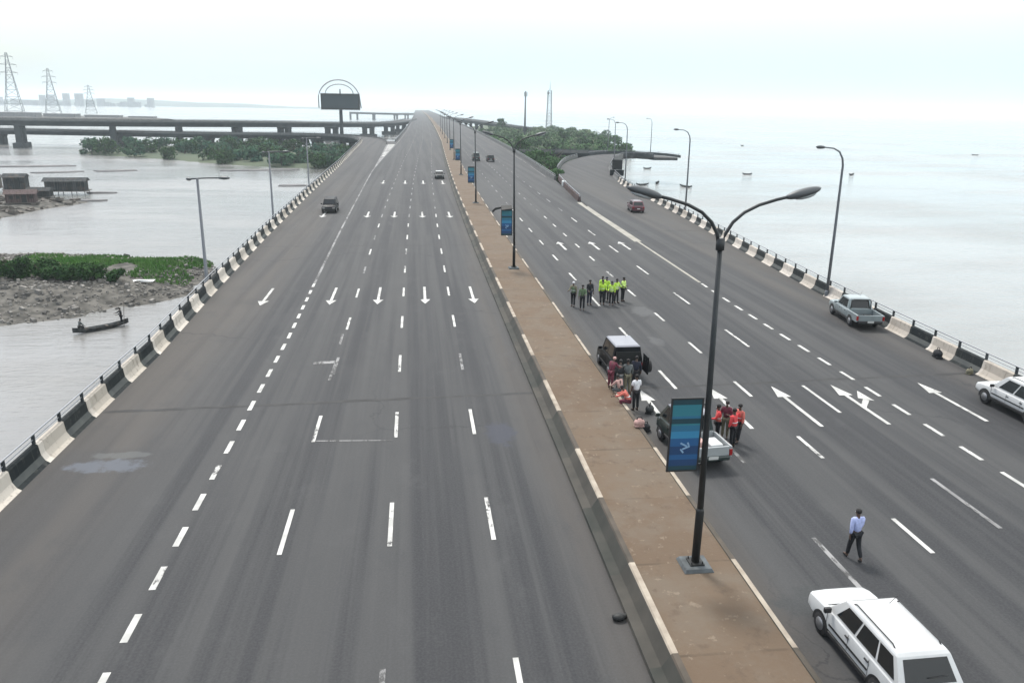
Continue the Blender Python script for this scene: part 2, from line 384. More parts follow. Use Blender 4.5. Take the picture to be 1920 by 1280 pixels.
# slip road on the left: swings away to the left as a low viaduct
def viaduct(name, label, P, width, piers, mz=0, base=WZ - 1.5, girder=1.5, par=1.0, pier_w=2.4, mtop='asphaltL', group=None, cap=(0, 0)):
    root = empty(name, P[0], label=label, cat='viaduct', group=group); o0 = Vector(P[0])
    Q = smooth(P, 2); N = normals2(Q); rel = [q - o0 for q in Q]
    deck = MB(); h = width / 2; rings = []
    for q, n in zip(rel, N):
        rings.append([q - n * h, q + n * h, q + n * h + Vector((0, 0, -.45)), q + n * h * .72 + Vector((0, 0, -.5)), q + n * h * .68 + Vector((0, 0, -girder)),
                      q - n * h * .68 + Vector((0, 0, -girder)), q - n * h * .72 + Vector((0, 0, -.5)), q - n * h + Vector((0, 0, -.45))])
    deck.loft(rings, True, True)
    for k in range(len(deck.mi)): deck.mi[k] = 0
    d = deck.obj('deck', [M['dark_concrete']], root)
    top = MB(); top.loft([[q - n * (h - .45) + Vector((0, 0, .01)), q + n * (h - .45) + Vector((0, 0, .01))] for q, n in zip(rel, N)], False)
    top.obj('roadway', M[mtop], root)
    for sd in (-1, 1):
        a = MB(); a.loft([[q + n * sd * (h - .4) + Vector((0, 0, .0)), q + n * sd * (h - .3) + Vector((0, 0, par * .72)), q + n * sd * (h - .1) + Vector((0, 0, par * .72)), q + n * sd * (h - .02)] for q, n in zip(rel, N)], True, True)
        p = a.obj('parapet', M['concrete'], root)
        a = MB(); a.tube([q + n * sd * (h - .2) + Vector((0, 0, par + .1)) for q, n in zip(rel, N)], .06, 5)
        st = resample([q + n * sd * (h - .2) for q, n in zip(rel, N)], 6.)
        for q in st: a.box(q + Vector((0, 0, par * .86)), (.14, .14, par * .4))
        a.obj('railing', M['dark_concrete'], p)
    for u in piers:                                   # fraction along the line
        i = min(len(rel) - 2, int(u * (len(rel) - 1))); f = u * (len(rel) - 1) - i
        q = rel[i].lerp(rel[i + 1], f); n = N[i]; rz = math.atan2(n.y, n.x)
        a = MB(); zb = base - o0.z; zt = q.z - girder
        a.box((q.x, q.y, zt - .5), (width * .74, 2.2, .98), rz)
        for s2 in (-1, 1):
            c = q + n * s2 * width * .22
            a.box((c.x, c.y, (zt - 1.0 + zb) / 2), (pier_w, pier_w * .8, zt - 1.0 - zb), rz)
        if cap[0]: a.box((q.x, q.y, WZ + .9 - o0.z), (width * .95, cap[0], 2.6), rz)
        a.obj('pier', M['dark_concrete'], root, bevel=.08)
    return root
viaduct('viaduct', 'low slip road viaduct curving left off the main road over green mangroves', [(-15.6, 300, -.03), (-17.2, 335, -.03), (-22, 362, -.03), (-33, 381, -.04), (-52, 391, -.1), (-80, 402, -.7), (-130, 420, -1.2), (-200, 432, -1.2), (-330, 440, -1.2)],
        11, (.24, .36, .46, .56, .66, .75, .84, .93), girder=1.9)
viaduct('viaduct', 'long grey flyover viaduct on wide piers crossing behind the low slip road on the left', [(-330, 395, 4.3), (-190, 402, 4.3), (-130, 415, 4.2), (-80, 445, 4.0), (-50, 520, 2.4), (-26, 600, 1.0), (-12, 700, .3), (-3.5, 850, -.03)],
        12, (.10, .20, .275, .34, .405, .47, .56, .66, .75, .83, .90), girder=2.4, cap=(4.5, 0), pier_w=3.0)
viaduct('viaduct', 'thin pale viaduct on the horizon merging far ahead from the left behind the billboard', [(-100, 1290, 2), (-80, 1295, 1.8), (-30, 1330, .8), (-4, 1480, -.03)], 11, (.05, .25, .45, .65, .8), girder=2.2)
viaduct('viaduct', 'grey viaduct on stub piers leaving the main road on the right to the green island', [(40, 1150, -.03), (40, 980, .4), (44, 840, 1.6), (52, 770, 1.6), (64, 720, .6), (82, 690, -1.5), (104, 670, -3.5)], 11, (.22, .36, .48, .58, .68, .8), girder=2.2)
viaduct('viaduct', 'short level deck shading dark water beside the bushes, joining the curved slip road', [(34, 268, -.15), (46, 264.5, -.05), (58, 262, -.03), (64, 261.5, -.03)], 8, (.45, .75), girder=1.7, mtop='asphaltR')

# ------------------------------------------------------------------ road markings
mk = MB(); MZ = .010
BZ = [0]
def bar(x0, y0, x1, y1, w, mi=0, z=None):
    BZ[0] = (BZ[0] + 1) % 7; z = MZ - .004 + BZ[0] * .0012
    d = Vector((x1 - x0, y1 - y0, 0)); n = Vector((d.y, -d.x, 0)).normalized() * w / 2
    p, q = Vector((x0, y0, z)), Vector((x1, y1, z)); mk.add([p - n, p + n, q + n, q - n], [(0, 1, 2, 3)], mi)
def line(f, y0, y1, w, mi=0, step=8):
    y = y0
    while y < y1 - 1e-3:
        e = min(y1, y + step); bar(f(y), y, f(e), e, w, mi); y = e
def dashes(f, start, L, period, end, w=.15, mi=0, wear=0):
    y = start
    while y < end:
        bar(f(y), y, f(y + L), y + L, w, 1 if (y > 110 or R.random() < wear) else mi); y += period
EDGE = [(-8.04, 0), (-8.05, 48), (-8.4, 68.5), (-8.75, 93), (-9.3, 150), (-9.5, 180), (-8.9, 220), (-6.9, 308), (-6.6, 325)]
def fe(y): return interp_poly(EDGE, y) if y < 325 else -6.6 + sx(y) - sx(325)
# short dashes of the left merging lane: 1.6 m long, read off the photo
y = 16.6
while y < 63: bar(fe(y), y, fe(y + 1.25), y + 1.25, .2); y += 2.42
line(fe, 64, 700, .2, 1)
for f, st in ((lambda y: -4.6 + sx(y) - .0012 * max(0, y - 40), 14.1), (lambda y: -1.07 + sx(y) - .001 * max(0, y - 40), 14.3), (lambda y: 2.41 + sx(y), 14.4)):
    dashes(f, st, 3.0, 8.95, 700, .155, wear=.12)
# half erased old marks on the left carriageway
bar(-4.5, 32.1, -1.2, 31.9, .09, 1); bar(-5.9, 43.0, -4.7, 43.1, .45, 1); bar(-4.72, 40.0, -4.66, 43, .16, 1); bar(-4.75, 46.5, -4.78, 48.8, .16, 1)
for f, st, L, P, e in ((lambda y: 13.38 + sx(y), 19.5, 3.0, 8.95, 600), (lambda y: 16.92 + sx(y), 21.2, 2.3, 7.4, 600), (lambda y: 20.38 + sx(y), 22.5, 3.9, 11.0, 600)):
    dashes(f, st, L, P, e, .17, wear=.1)
def f4(y): return 23.68 + max(0, y - 55) * .022 if y < 110 else 24.9 + (right_edge(y) - right_edge(110)) * .8
y = 12.5
while y < 63: bar(f4(y), y, f4(y + 1.4), y + 1.4, .2); y += 2.56
line(f4, 63, 84, .26, 2); line(f4, 84, 121, .85, 2); line(lambda y: right_edge(y) - 1.1, 165, 600, .15, 1)
def arrow(x, y0, y1, hw=.34, sw=.17, branch=0, hl=1.35):
    s = 1 if y1 > y0 else -1; z = MZ + .004
    mk.add([(x - sw / 2, y0, z), (x + sw / 2, y0, z), (x + sw / 2, y1 - s * hl, z), (x - sw / 2, y1 - s * hl, z)], [(0, 1, 2, 3)])
    mk.add([(x - hw, y1 - s * hl, z + .002), (x + hw, y1 - s * hl, z + .002), (x, y1, z + .002)], [(0, 1, 2)])
    if branch:
        b = y0 + s * 2.0
        mk.add([(x, b, z + .003), (x, b + s * .45, z + .003), (x + branch * .62, b + s * 1.35, z + .003), (x + branch * .82, b + s * 1.1, z + .003)], [(0, 1, 2, 3)])
        mk.add([(x + branch * .4, b + s * 1.45, z + .004), (x + branch * 1.05, b + s * 1.0, z + .004), (x + branch * .95, b + s * 2.5, z + .004)], [(0, 1, 2)])
for x in (-11.3, -6.4, -2.95, .54, 4.2): arrow(x, 62.2, 56.6, .40, .20)
for x in (-12.1, -6.4, -2.9, .8, 4.4): arrow(x, 109, 103.4, .5, .24)
for x in (-6.6, -2.5, .9, 4.6): arrow(x + .5, 156, 149.5, .55, .26)
for x, br in ((11.42, 0), (15.2, 0), (18.6, 0), (21.95, 1), (26.95, 0)): arrow(x, 31.9, 37.4, .36, .2, br, 1.6)
for x in (15.3, 18.8, 22.1): arrow(x, 79, 84, .45, .24)
# painted chevron island where the left slip road splits off
mk.add([(-9.5, 186, MZ), (-8.8, 222, MZ), (-7.2, 305, MZ), (-10.6, 305, MZ), (-9.9, 245, MZ)], [(0, 1, 2, 3, 4)], 1)
for k in range(10):
    y = 232 + k * 7.5; h = .35 + k * .13
    mk.add([(-9.2 - h * .8 + k * .05, y, MZ + .004), (-8.7 + k * .13 , y, MZ + .004), (-8.7 + k * .13, y + 3.6, MZ + .004), (-9.2 - h * .8 + k * .05, y + 3.6, MZ + .004)], [(0, 1, 2, 3)], 0)
mk.obj('road_markings', [M['paint'], M['worn'], M['cream']], kind='structure')
jb = MB()                                                   # transverse expansion joints, slightly skewed
for y0 in (36.2, 81.5, 127, 172):
    for (xa, xb) in ((left_edge(y0) + .1, 5.9 + sx(y0)), (9.9 + sx(y0), (right_edge(y0) - .3 if y0 < 108 else right_edge(y0) - .5))):
        prev = None
        for k in range(25):
            x = xa + (xb - xa) * k / 24; yy = y0 + (x + 15) * (.055 if y0 < 40 else .03) + R.uniform(-.05, .05); w = R.uniform(.07, .17)
            cur = [(x, yy - w, .006), (x, yy + w, .006)]
            if prev: jb.add([prev[0], cur[0], cur[1], prev[1]], [(0, 1, 2, 3)])
            prev = cur
jb.obj('road_joints', M['joint'], kind='structure')

# ------------------------------------------------------------------ median
def median():
    m = bpy.data.materials.new('median_paving'); m.use_nodes = True; t = NT(m); b = t.nt.nodes['Principled BSDF']
    pos = t.n('ShaderNodeNewGeometry').outputs['Position']
    sep = t.n('ShaderNodeSeparateXYZ'); t.L.new(pos, sep.inputs[0]); y = sep.outputs[1]
    cell = t.math('DIVIDE', t.math('SUBTRACT', y, 16.5), 4.25); fl = t.math('FLOOR', cell); fr = t.math('FRACT', cell)
    wn = t.n('ShaderNodeTexWhiteNoise', noise_dimensions='1D'); t.L.new(fl, wn.inputs['W'])
    c = t.mix(wn.outputs['Value'], (.112, .080, .055), (.126, .093, .065))
    c = t.mix(t.mapr(t.noise(pos, .55, 6, .65), .4, .66), c, (.128, .102, .077))
    c = t.mix(t.math('MULTIPLY', t.mapr(t.noise(t.scaled(pos, (1.2, 1.2, 1)), 1.3, 5, .7), .54, .70), .55), c, (.080, .058, .042))
    c = t.mix(t.math('MULTIPLY', t.mapr(t.noise(pos, 3.4, 4, .65), .60, .70), .6), c, (.21, .17, .13))
    e = t.math('MINIMUM', fr, t.math('SUBTRACT', 1., fr))
    c = t.mix(t.math('MULTIPLY', t.math('MULTIPLY', t.mapr(e, .018, .004), .6), t.mapr(t.noise(pos, .9, 4), .38, .6)), c, (.06, .046, .033))
    t.L.new(c, b.inputs['Base Color']); b.inputs['Roughness'].default_value = .9; b.inputs['Specular IOR Level'].default_value = .25
    bp = t.n('ShaderNodeBump'); bp.inputs['Strength'].default_value = .4; bp.inputs['Distance'].default_value = .03
    t.L.new(t.noise(pos, 9, 4), bp.inputs['Height']); t.L.new(bp.outputs[0], b.inputs['Normal'])
    ys = [-30 + .53125 * 8 * 0]; y0 = 16.5 - 4.25 * 11; ys = []
    while y0 < 520: ys.append(y0); y0 += 4.25 if y0 < 330 else 17
    ys += [600, 700, 850, 1000, 1300, 1700, 2600]
    a = MB(); a.loft([[(6.56 + sx(y), y, .44), (9.66 + sx(y), y, .44)] for y in ys], False)
    md = a.obj('median', m, kind='structure')
    k1, k2 = MB(), MB()
    for i in range(len(ys) - 1):
        wh = 0 if int(round((ys[i] - 16.5) / 4.25)) % 2 == 0 else 1
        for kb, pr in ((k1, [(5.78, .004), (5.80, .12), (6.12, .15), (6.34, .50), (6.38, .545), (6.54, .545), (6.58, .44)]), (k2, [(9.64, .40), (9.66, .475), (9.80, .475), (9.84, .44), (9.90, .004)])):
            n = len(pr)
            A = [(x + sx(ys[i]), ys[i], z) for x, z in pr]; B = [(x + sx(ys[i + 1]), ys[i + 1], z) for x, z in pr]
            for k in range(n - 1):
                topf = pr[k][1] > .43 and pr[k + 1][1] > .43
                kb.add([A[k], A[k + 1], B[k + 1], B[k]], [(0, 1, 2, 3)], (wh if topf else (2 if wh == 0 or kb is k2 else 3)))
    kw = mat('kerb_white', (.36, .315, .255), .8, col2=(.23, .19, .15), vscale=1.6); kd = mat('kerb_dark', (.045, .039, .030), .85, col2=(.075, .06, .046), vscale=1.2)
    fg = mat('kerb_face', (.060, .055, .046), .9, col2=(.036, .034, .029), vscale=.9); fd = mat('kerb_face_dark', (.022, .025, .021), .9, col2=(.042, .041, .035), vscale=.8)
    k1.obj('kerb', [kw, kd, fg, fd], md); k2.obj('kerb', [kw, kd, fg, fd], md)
median()

# ------------------------------------------------------------------ parapets
def parapet(label, P, side, y0, painted_to, nposts, first_white=True, block=2.4):
    """P: foot line; side: +1 outside is to the right of travel along P"""
    root = empty('bridge_parapet', (P[0][0], P[0][1], 0), label=label, cat='parapet')
    o = Vector((P[0][0], P[0][1], 0)); st = resample([(x, y, 0) for x, y in P], block); N = normals2(st); st = [s - o for s in st]
    prof = [(0, .0), (.16, .10), (.30, .34), (.36, .78), (.42, .82), (.58, .82), (.62, .78), (.66, -.5)]
    a = MB()
    for i in range(len(st) - 1):
        wh = (i % 2 == 0) == first_white; mi = (0 if wh else 1) if st[i].y + o.y < painted_to else 2
        for j in range(len(prof) - 1):
            q = []
            for (k, b) in ((i, prof[j]), (i, prof[j + 1]), (i + 1, prof[j + 1]), (i + 1, prof[j])):
                q.append(st[k] + N[k] * side * b[0] + Vector((0, 0, b[1])))
            mm = mi if j < 6 else 2
            if mi == 1 and j == 1: mm = 3  # sloped toe of black blocks takes the lightened black
            a.add(q, [(0, 1, 2, 3)], mm)
    a.obj('wall', [M['white_block'], M['black_block'], M['concrete'], M['lit_toe']], root)
    top = [s + n * side * .50 for s, n in zip(st, N)]
    r = MB(); r.tube([t + Vector((0, 0, 1.22)) for t in top], .035, 6); r.obj('handrail', M['rail'], root)
    r = MB(); r.tube([t + Vector((0, 0, 1.02)) for t in top], .022, 5); r.obj('lower_rail', M['rail'], root)
    pm = MB().box((0, 0, 1.0), (.11, .11, .44)).mesh('rail_post', M['dark_concrete'])
    far = MB()
    for i, t in enumerate(top):
        if i < nposts:
            put(pm, 'rail_post', root, t, math.atan2(N[i].y, N[i].x))
        else: far.box(t + Vector((0, 0, 1.0)), (.11, .11, .44))
    if far.v: tag(far.obj('rail_posts', M['dark_concrete'], root), kind='stuff')
    return root
M['lit_toe'] = mat('sky_lit_black_paint', (.040, .046, .046), .8, col2=(.065, .07, .066), vscale=1.5)  # black paint lightened in colour where the toe slope faces the sky
def cut(P, y0):                       # foot line starting exactly at y0
    return [(interp_poly(P, y0), y0)] + [p for p in P if p[1] > y0]
parapet('black and white painted bridge parapet with handrail beside the left water', cut(LEFT, 21.2), -1, 0, 400, 100, True)
parapet('black and white painted bridge parapet with handrail along the open water on the right', cut(RIGHT, 21.8), 1, 0, 160, 70, True)
# weathered parapet on the inner side of the right slip road, white painted nose
def plain_parapet(label, P, side, mats, white=0, toe=0):
    root = empty('bridge_parapet', (P[0][0], P[0][1], 0), label=label, cat='parapet'); o = Vector((P[0][0], P[0][1], 0))
    st = smooth([(x, y, 0) for x, y in P]); N = normals2(st); st = [s - o for s in st]
    a = MB(); a.loft([[s, s + n * side * .1 + Vector((0, 0, .8)), s + n * side * .4 + Vector((0, 0, .8)), s + n * side * .5] for s, n in zip(st, N)], True, True)
    a.obj('wall', mats, root)
    if white:
        b = MB(); p, n = st[white], N[white]; b.box(p + n * side * .25 + Vector((0, 0, .5)), (.7, 2.2, .9), math.atan2(n.y, n.x)); b.obj('end_block', M['sheet'], root, bevel=.06)
    r = MB(); r.tube([s + n * side * .25 + Vector((0, 0, 1.1)) for s, n in zip(st, N)], .05, 6)
    for s in resample([s + n * side * .25 for s, n in zip(st, N)], 4.): r.box(s + Vector((0, 0, .93)), (.1, .1, .4))
    r.obj('handrail', M['rail'], root); return root
plain_parapet('weathered brown parapet with white end block splitting the slip road from the main road', [(25.7, 122), (26.6, 133), (27.6, 145), (29.2, 160)], -1, M['rust'], white=10)
plain_parapet('grey parapet along the inner bend of the right slip road beyond the bushes', [(33.2, 185), (40.6, 217), (48, 235)], -1, M['concrete'])
plain_parapet('dark parapet of the looping end of the slip road over the right water', [(54, 246.5), (61, 256), (67, 259), (74.5, 257), (79.7, 248), (80.5, 239)], -1, M['dark_concrete'])
plain_parapet('dark parapet round the inner edge of the slip road loop end', [(64.4, 245.3), (67, 247), (70, 246), (72, 243), (72.5, 239)], 1, M['dark_concrete'])
plain_parapet('low grey parapet between the main road and the bushes on the right', [(27.9, 160)] + [(x + .3, y) for x, y in MRIGHT if y > 163], 1, M['concrete'])
plain_parapet('grey parapet at the far left edge of the main road past the fork', [(left_edge(y), y) for y in (326, 345, 380, 460, 580, 760, 1100, 1700, 2500)], -1, M['concrete'])
# supporting piers of the main bridge (seen only from the side)
for i, y in enumerate((60, 108, 156, 204, 252)):
    for xc, w in ((-5, 16), (19, 16)):
        a = MB(); a.box((xc, y, -2.2), (w * 1.2, 2.2, 1.2))
        for s in (-1, 1): a.box((xc + s * w * .35, y, -6.3), (1.8, 1.8, 7))
        a.obj('bridge_pier', M['dark_concrete'], label='concrete trestle under the main bridge deck', cat='pier', group='piers hidden under the main bridge')

# ------------------------------------------------------------------ street lamps
def head(mb, c, L=1.0, dirx=1, tilt=.2):
    m = Matrix.Rotation(-tilt * dirx, 3, 'Y'); mb.ell(c, (L / 2, .165, .125), 12, 8, 0, m)
def double_lamp():
    root = empty('street_lamp', (0, 0, 0))
    a = MB(); a.box((0, 0, .06), (.95, .9, .12), taper=.85); a.obj('plinth', M['plinth'], root, bevel=.02)
    a = MB(); a.box((0, 0, .14), (.45, .45, .05))
    for q in ((-.17, -.17), (.17, -.17), (.17, .17), (-.17, .17)): a.tube([(q[0], q[1], .1), (q[0], q[1], .24)], .022, 6)
    a.obj('base_plate', M['lamp_black'], root)
    a = MB(); a.tube([(0, 0, .16), (0, 0, 1.9), (0, 0, 2.0)], [.125, .125, .10], 12); a.obj('lower_pole', M['lamp_black'], root)
    a = MB(); a.tube([(0, 0, 2.0), (-.08, 0, 6.5), (-.15, 0, 10.05)], [.098, .085, .07], 12); a.obj('pole', M['lamp'], root)
    a = MB(); a.tube([(-.148, 0, 9.9), (-.152, 0, 10.22)], .12, 12); a.obj('collar', M['lamp'], root)
    for s in (1, -1):
        a = MB(); pts = [(-.15 + s * x, 0, z) for x, z in ((.06, 10.1), (.12, 10.35), (.3, 10.66), (.60, 10.93), (1.0, 11.13), (1.5, 11.28), (1.9, 11.37))]
        a.tube(pts, [.052, .052, .05, .048, .046, .044, .044], 8); a.obj('arm', M['lamp'], root)
        a = MB(); head(a, (-.15 + s * 2.22, 0, 11.46), 1.05, s, .26); h = a.obj('lamp_head', M['lamp_shell'], root)
        a = MB(); m = Matrix.Rotation(-.26 * s, 3, 'Y'); a.ell((-.15 + s * 2.30, 0, 11.385), (.32, .125, .08), 10, 6, 0, m); a.obj('lens', M['lens'], h)
    return root
M['lamp_shell'] = mat('lamp_shell', (.075, .082, .088), .45, .2)
LY = [20.55, 67.4, 116.0, 165.5, 213, 261, 309, 357, 405, 453]
LLAB = ['black double-arm street lamp on the median nearest the camera, its base on a dark plinth',
        'double-arm lamp on the brown median left of the group in neon vests',
        'double-arm lamp on the median level with the small dark red car on the slip road',
        'double-arm lamp on the median just past the oncoming dark car',
        'double-arm lamp on the median level with the two dark vehicles driving away']
lampA = double_lamp()
for i, y in enumerate(LY):
    o = lampA if i == 0 else copy_tree(lampA)
    o.location = (8.42 + sx(y), y, .44)
    tag(o, LLAB[i] if i < 5 else 'tiny far double-arm lamp on the median where the road narrows', 'street lamp', 'double-arm lamps along the median')

def banner_panel():
    root = empty('banner', (0, 0, 0))
    a = MB()
    for x in (-.46, .46): a.box((x, 0, 0), (.05, .06, 2.32))
    for z in (-1.14, 1.14): a.box((0, 0, z), (.97, .062, .05))
    a.obj('frame', M['trim'], root)
    a = MB()
    for sgn in (-.95, .95): a.box((.52, 0, sgn), (.16, .04, .04))
    a.obj('bracket', M['lamp'], root)
    a = MB()                                            # printed sheet: colour bands
    zs = [-1.12, -.98, -.78, -.62, -.35, -.1, .12, .30, .36, .52, .60, .95, 1.12]
    cs = [4, 3, 0, 3, 0, 1, 5, 2, 4, 5, 2, 4]
    for k in range(len(zs) - 1):
        a.add([(-.44, -.02, zs[k]), (.44, -.02, zs[k]), (.44, -.02, zs[k + 1]), (-.44, -.02, zs[k + 1])], [(0, 1, 2, 3)], cs[k])
        a.add([(-.44, .02, zs[k]), (.44, .02, zs[k]), (.44, .02, zs[k + 1]), (-.44, .02, zs[k + 1])], [(3, 2, 1, 0)], cs[k])
    a.obj('printed_sheet', BM, root)
    a = MB(); z0 = -.42                                  # small pale emblem near the bottom
    for (x, z, w, h, r) in ((-.02, z0 + .12, .22, .05, .5), (.06, z0 + .02, .24, .05, -.4), (-.06, z0 - .08, .15, .05, .9), (.12, z0 + .14, .10, .05, 1.2)):
        a.box((x, -.026, z), (w, .006, h), 0, 0, r)
    a.obj('emblem', M['emblem'], root)
    return root
M['emblem'] = mat('pale_emblem', (.22, .36, .52), .5)
BM = [mat('banner_blue', (.014, .085, .22), .45), mat('banner_sky', (.032, .20, .36), .45), mat('banner_teal', (.026, .165, .21), .45),
      mat('banner_navy', (.010, .045, .125), .45), mat('banner_dark', (.010, .045, .062), .45), mat('banner_mid', (.022, .13, .23), .45)]
bnA = banner_panel()
BL = ['tall blue banner with pale emblem on the nearest lamp, before the short pickup', 'blue banner with a loose dark flap at its top, second along the median',
      'small blue banner on the third lamp along the median', 'small blue banner on the fourth lamp, above the bend of the median', 'tiny dark banner on the fifth lamp along the median']
for i, y in enumerate(LY[:5]):
    o = bnA if i == 0 else copy_tree(bnA)
    o.location = (8.42 + sx(y) - (.69), y, 4.86 if i == 0 else 4.5); tag(o, BL[i], 'banner', 'blue banners hung on the median lamps')
    if i == 1:
        a = MB(); a.loft([[(-.5, -.05, 1.15), (-.5, .0, 1.4), (.4, .0, 1.45), (.4, -.05, 1.15)], [(-.5, -.5, 1.05), (-.5, -.5, 1.1), (.4, -.4, 1.2), (.4, -.4, 1.15)]], True, True)
        a.loft([[(-.5, -.05, 1.15), (-.5, .0, 1.3)], [(-1.0, -.2, 1.05), (-1.0, -.2, 1.25)], [(-1.25, -.2, .8), (-1.3, -.2, 1.0)]], False)
        a.obj('loose_flap', M['lamp_black'], o)

def single_lamp():
    root = empty('street_lamp', (0, 0, 0))
    a = MB(); a.tube([(0, 0, -.6), (0, 0, .4), (0, 0, .5)], [.17, .17, .13], 10); a.obj('lower_pole', M['lamp_grey'], root)
    a = MB(); a.tube([(0, 0, .5), (-.03, 0, 5), (-.1, 0, 10.2), (-.2, 0, 10.7), (-.5, 0, 11.2), (-1.0, 0, 11.45), (-1.7, 0, 11.52)], [.125, .11, .085, .075, .065, .055, .05], 10); a.obj('pole', M['lamp_grey'], root)
    a = MB(); head(a, (-2.05, 0, 11.53), .8, -1, .05); h = a.obj('lamp_head', M['lamp_shell'], root)
    a = MB(); a.ell((-2.1, 0, 11.45), (.25, .11, .06), 10, 6); a.obj('lens', M['lens'], h)
    return root
sl = single_lamp()
for i, (x, y, rz, lb) in enumerate(((32.35, 57.5, 0, 'tall grey single-arm lamp on the right parapet just behind the parked silver pickup'), (36.95, 105.5, -.1, 'grey single-arm lamp on the right parapet near the dark red car'),
                                    (41.0, 153.5, -.2, 'pale single-arm lamp at the bend of the right slip road'), (51.0, 203, -.4, 'pale far lamp over the curved deck, beside the right slip road'), (62.6, 258.5, -2.6, 'faint far lamp on the outer edge of the looping slip road'), (72.6, 243.5, .4, 'faint far lamp at the tip of the looping slip road'))):
    o = sl if i == 0 else copy_tree(sl); o.location = (x, y, 0 if i < 4 else -.1); o.rotation_euler[2] = rz; tag(o, lb, 'street lamp', 'single-arm lamps along the right slip road')
def tee_lamp():
    root = empty('street_lamp', (0, 0, 0))
    a = MB(); a.tube([(0, 0, -.8), (0, 0, .6), (0, 0, .7), (0, 0, 8.5)], [.19, .19, .13, .09], 10); a.obj('pole', M['lamp_grey'], root)
    a = MB(); a.tube([(-.55, 0, 8.4), (0, 0, 8.46), (.8, 0, 8.5), (1.7, 0, 8.5)], .06, 8); a.obj('arm', M['lamp_shell'], root)
    a = MB(); head(a, (1.95, 0, 8.5), .9, 1, 0); a.obj('lamp_head', M['lamp_shell'], root)
    a = MB(); head(a, (-.62, 0, 8.4), .4, -1, .1); a.obj('stub_head', M['lamp_shell'], root)
    return root
tl = tee_lamp()
for i, (x, y, lb) in enumerate(((-16.35, 62.5, 'tall grey lamp post with a flat arm outside the left parapet, nearest the grassy islet'), (-17.2, 98, 'grey lamp post outside the left parapet against the mangroves, middle of three'), (-18.1, 139, 'farthest grey lamp post outside the left parapet, below the low viaduct'))):
    o = tl if i == 0 else copy_tree(tl); o.location = (x, y, 0); tag(o, lb, 'street lamp', 'lamps outside the left parapet')

